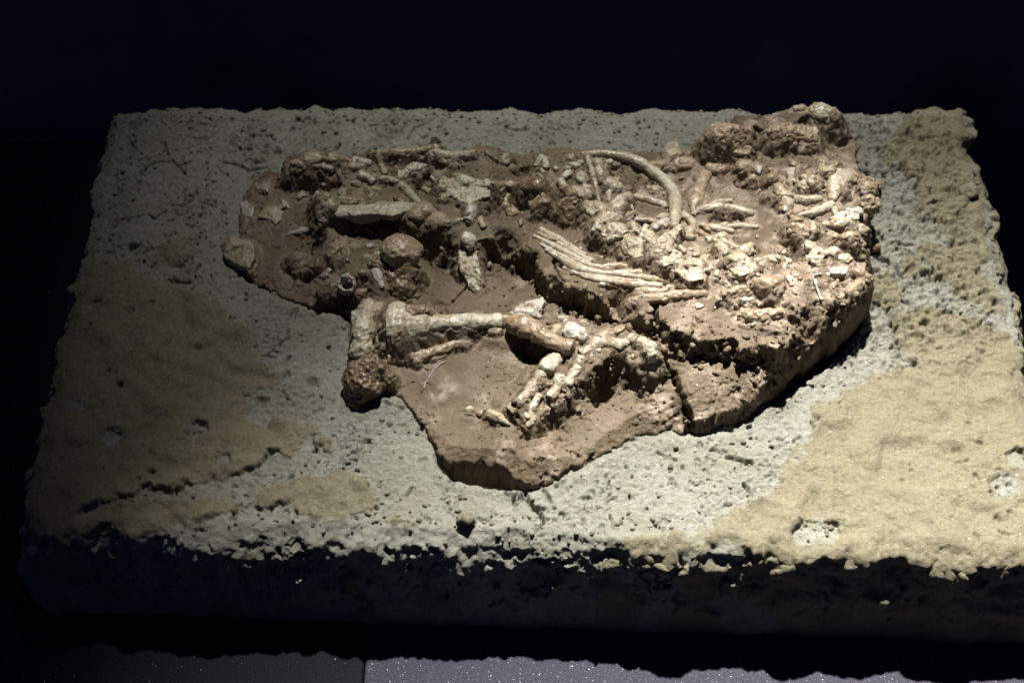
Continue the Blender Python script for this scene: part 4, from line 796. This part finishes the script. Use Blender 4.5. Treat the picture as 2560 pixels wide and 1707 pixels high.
zb = fld(np.maximum(ZB, -30)); af = fld(a_)
amt = amt*(1 - .45*sstep(.2, 1.5, zb - fld(cover) - af))
V3 = V3 + N3*(rough*amt*MM)[:, None]
F = grid_faces(NX, NY); sq_ = fld(sdj); F = F[(sq_[F] > -1.2).any(1)]
nb = sstep(-4.5, -1.0, zb - af - 2)
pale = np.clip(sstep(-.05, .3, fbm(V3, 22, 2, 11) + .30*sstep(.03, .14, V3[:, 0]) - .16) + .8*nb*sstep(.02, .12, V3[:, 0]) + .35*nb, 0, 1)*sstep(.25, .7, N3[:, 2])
Vc, Fc, at_ = compact(V3, F, {'pale': pale})
mk('rock_matrix', Vc, Fc, M_ROCK, fossil, True, at_)
for ob, V, sk in BONES:
    e = (V[:, 2]-HB)/MM - bil(HM.reshape(NY, NX), V, gx, gy)
    dirt = 1 - sstep(-.2, 2.0, e + fbm(V, 5, 2, 83)*3)
    ob.data.attributes['dirt'].data.foreach_set('value', dirt.astype(np.float32))

def rubble(name, n, sel, rmin, rmax, mat):
    """angular bits half sunk in the rock, too small to tell apart"""
    V0, F0 = ICO[2]; m = len(V0); idx = RNG.choice(sel, n, replace=False); Vs = np.empty((n, m, 3))
    for i, q in enumerate(idx):
        r = rmin + (rmax-rmin)*RNG.uniform()**2.2; g = V0.copy(); rad = np.ones(m)
        for k in range(7):
            nn = RNG.normal(size=3); nn /= np.linalg.norm(nn); dt = g @ nn; rad = np.minimum(rad, np.where(dt > .05, RNG.uniform(.5, .9)/np.maximum(dt, .05), 9))
        Vs[i] = (g*rad[:, None]*np.array([1, RNG.uniform(.5, 1), RNG.uniform(.4, .9)])*r*MM) @ rotm(RNG.uniform(0, 360), RNG.uniform(-30, 30), RNG.uniform(-30, 30)).T + V3[q] + N3[q]*r*.15*MM
    F = (F0[None] + (np.arange(n)*m)[:, None, None]).reshape(-1, 3); V = Vs.reshape(-1, 3)
    V = V + fbm(V, 2.5, 2, 77)[:, None]*.0006
    o = mk(name, V, F, mat, fossil, True, {'dirt': np.repeat(RNG.uniform(0, .8, n), m), 'pale': np.repeat(RNG.uniform(0, 1, n), m)}); o['kind'] = 'stuff'
band = (np.abs(RS + 4) < 9) & (SD > 4)
rubble('rock_rubble', 150, np.flatnonzero(band & (GP[:, 0] > .03)), .8, 3.6, M_ROCK)
rubble('rock_rubble', 60, np.flatnonzero(band & (GP[:, 0] < .03)), .8, 3.0, M_ROCK)
rubble('rock_rubble', 50, np.flatnonzero((FS > -8) & (FS < 4)), .7, 2.6, M_ROCK)
rubble('bone_crumbs', 110, np.flatnonzero((RS > 3) & (SD > 5) & (GP[:, 0] > .02) & (ft > .9)), .7, 3.2, M_CREAM)
rubble('bone_crumbs', 50, np.flatnonzero((RS > 2) & (SD > 4) & (GP[:, 0] < .03)), .7, 2.4, M_TAN)

# ------------------------------------------------------------------ loose grit on the rock and crumbs on the block
def grains(name, pts, rr, mat, parent, label=None):
    V0, F0 = ICO[1]; n = len(pts); m = len(V0)
    sc = RNG.uniform(.7, 1.3, (n, m, 1))*rr[:, None, None]*RNG.uniform(.6, 1.2, (n, 1, 3))
    V = (V0[None]*sc + pts[:, None]).reshape(-1, 3); F = (F0[None] + (np.arange(n)*m)[:, None, None]).reshape(-1, 3)
    o = mk(name, V, F, mat, parent, True, {'dirt': np.zeros(len(V)), 'crust': np.repeat(RNG.uniform(0, 1, n), m), 'pale': np.repeat((RNG.uniform(0, 1, n) > .88)*.6, m)}); o['kind'] = 'stuff'; return o
m = np.flatnonzero(SD > 2); q = RNG.choice(m, 2600, replace=False); pt = V3[q].copy(); r_ = RNG.uniform(.25, 1.0, len(q))**2*1.1*MM + .0002
keep = fbm(pt, 25, 2, 91) > -.12; grains('rock_grit', pt[keep], r_[keep], M_ROCK, fossil)
m = np.flatnonzero((d < 7) & (sdf < -4) & (cm < .6)); pr_ = np.where(ed[m] < 12, 2, .8); q = RNG.choice(m, 1500, replace=False, p=pr_/pr_.sum())
pt = BV2[q] + nrm[q]*.0002; r_ = RNG.uniform(.2, 1, len(q))**3*1.9*MM + .0003
grains('plaster_crumbs', pt, r_, M_BLOCK, body)
# bigger clods by the rim
def PF(px, py):
    """photo pixel -> point on the block's front face"""
    dr = ray(px, py); x = CAM[0]; 
    for _ in range(4):
        yf = -.140 - (x + .27)/.58*.024 - .006; t = (yf - CAM[1])/dr[1]; x = CAM[0] + dr[0]*t
    return CAM + dr*t
for x, y, r in [(1165,1296,5), (2425,480,7)]:
    c = PF(x, y) if y > 1330 else P(x, y, 3); V, F_ = ICO[3]
    V = V*np.array([r, r*.8, r*.75])*MM*(1 + .3*fbm(V*.01 + x, 6, 3, 5)[:, None]*2) + c
    mk('clod', V, F_, M_BLOCK, body, True, {'crust': np.full(len(V), .8)})
# ------------------------------------------------------------------ thread lying on the rock
kt = NT('pale_thread'); M_TH = kt.done(kt.ramp(kt.noise(500, 2), [(.3, (.30, .29, .27)), (.7, (.42, .41, .39))]), .7)
V, F_ = tube([(1112,905,.9),(1098,912,.4),(1085,925,.3),(1074,940,.3),(1066,954,.3),(1054,961,.6)], [.26, .3, .3, .3, .3, .22], 1, 8, None, 1)
th = mk('thread', V, F_, M_TH); th['label'] = 'short white thread lying on the brown rock below the shin bone'; th['category'] = 'thread'
V, F_ = tube([(1066,954,.6),(1062,964,.5),(1060,970,.5)], [.3, .35, .35], 1, 8, None, 1); mk('thread_end', V, F_, M_TH, th)
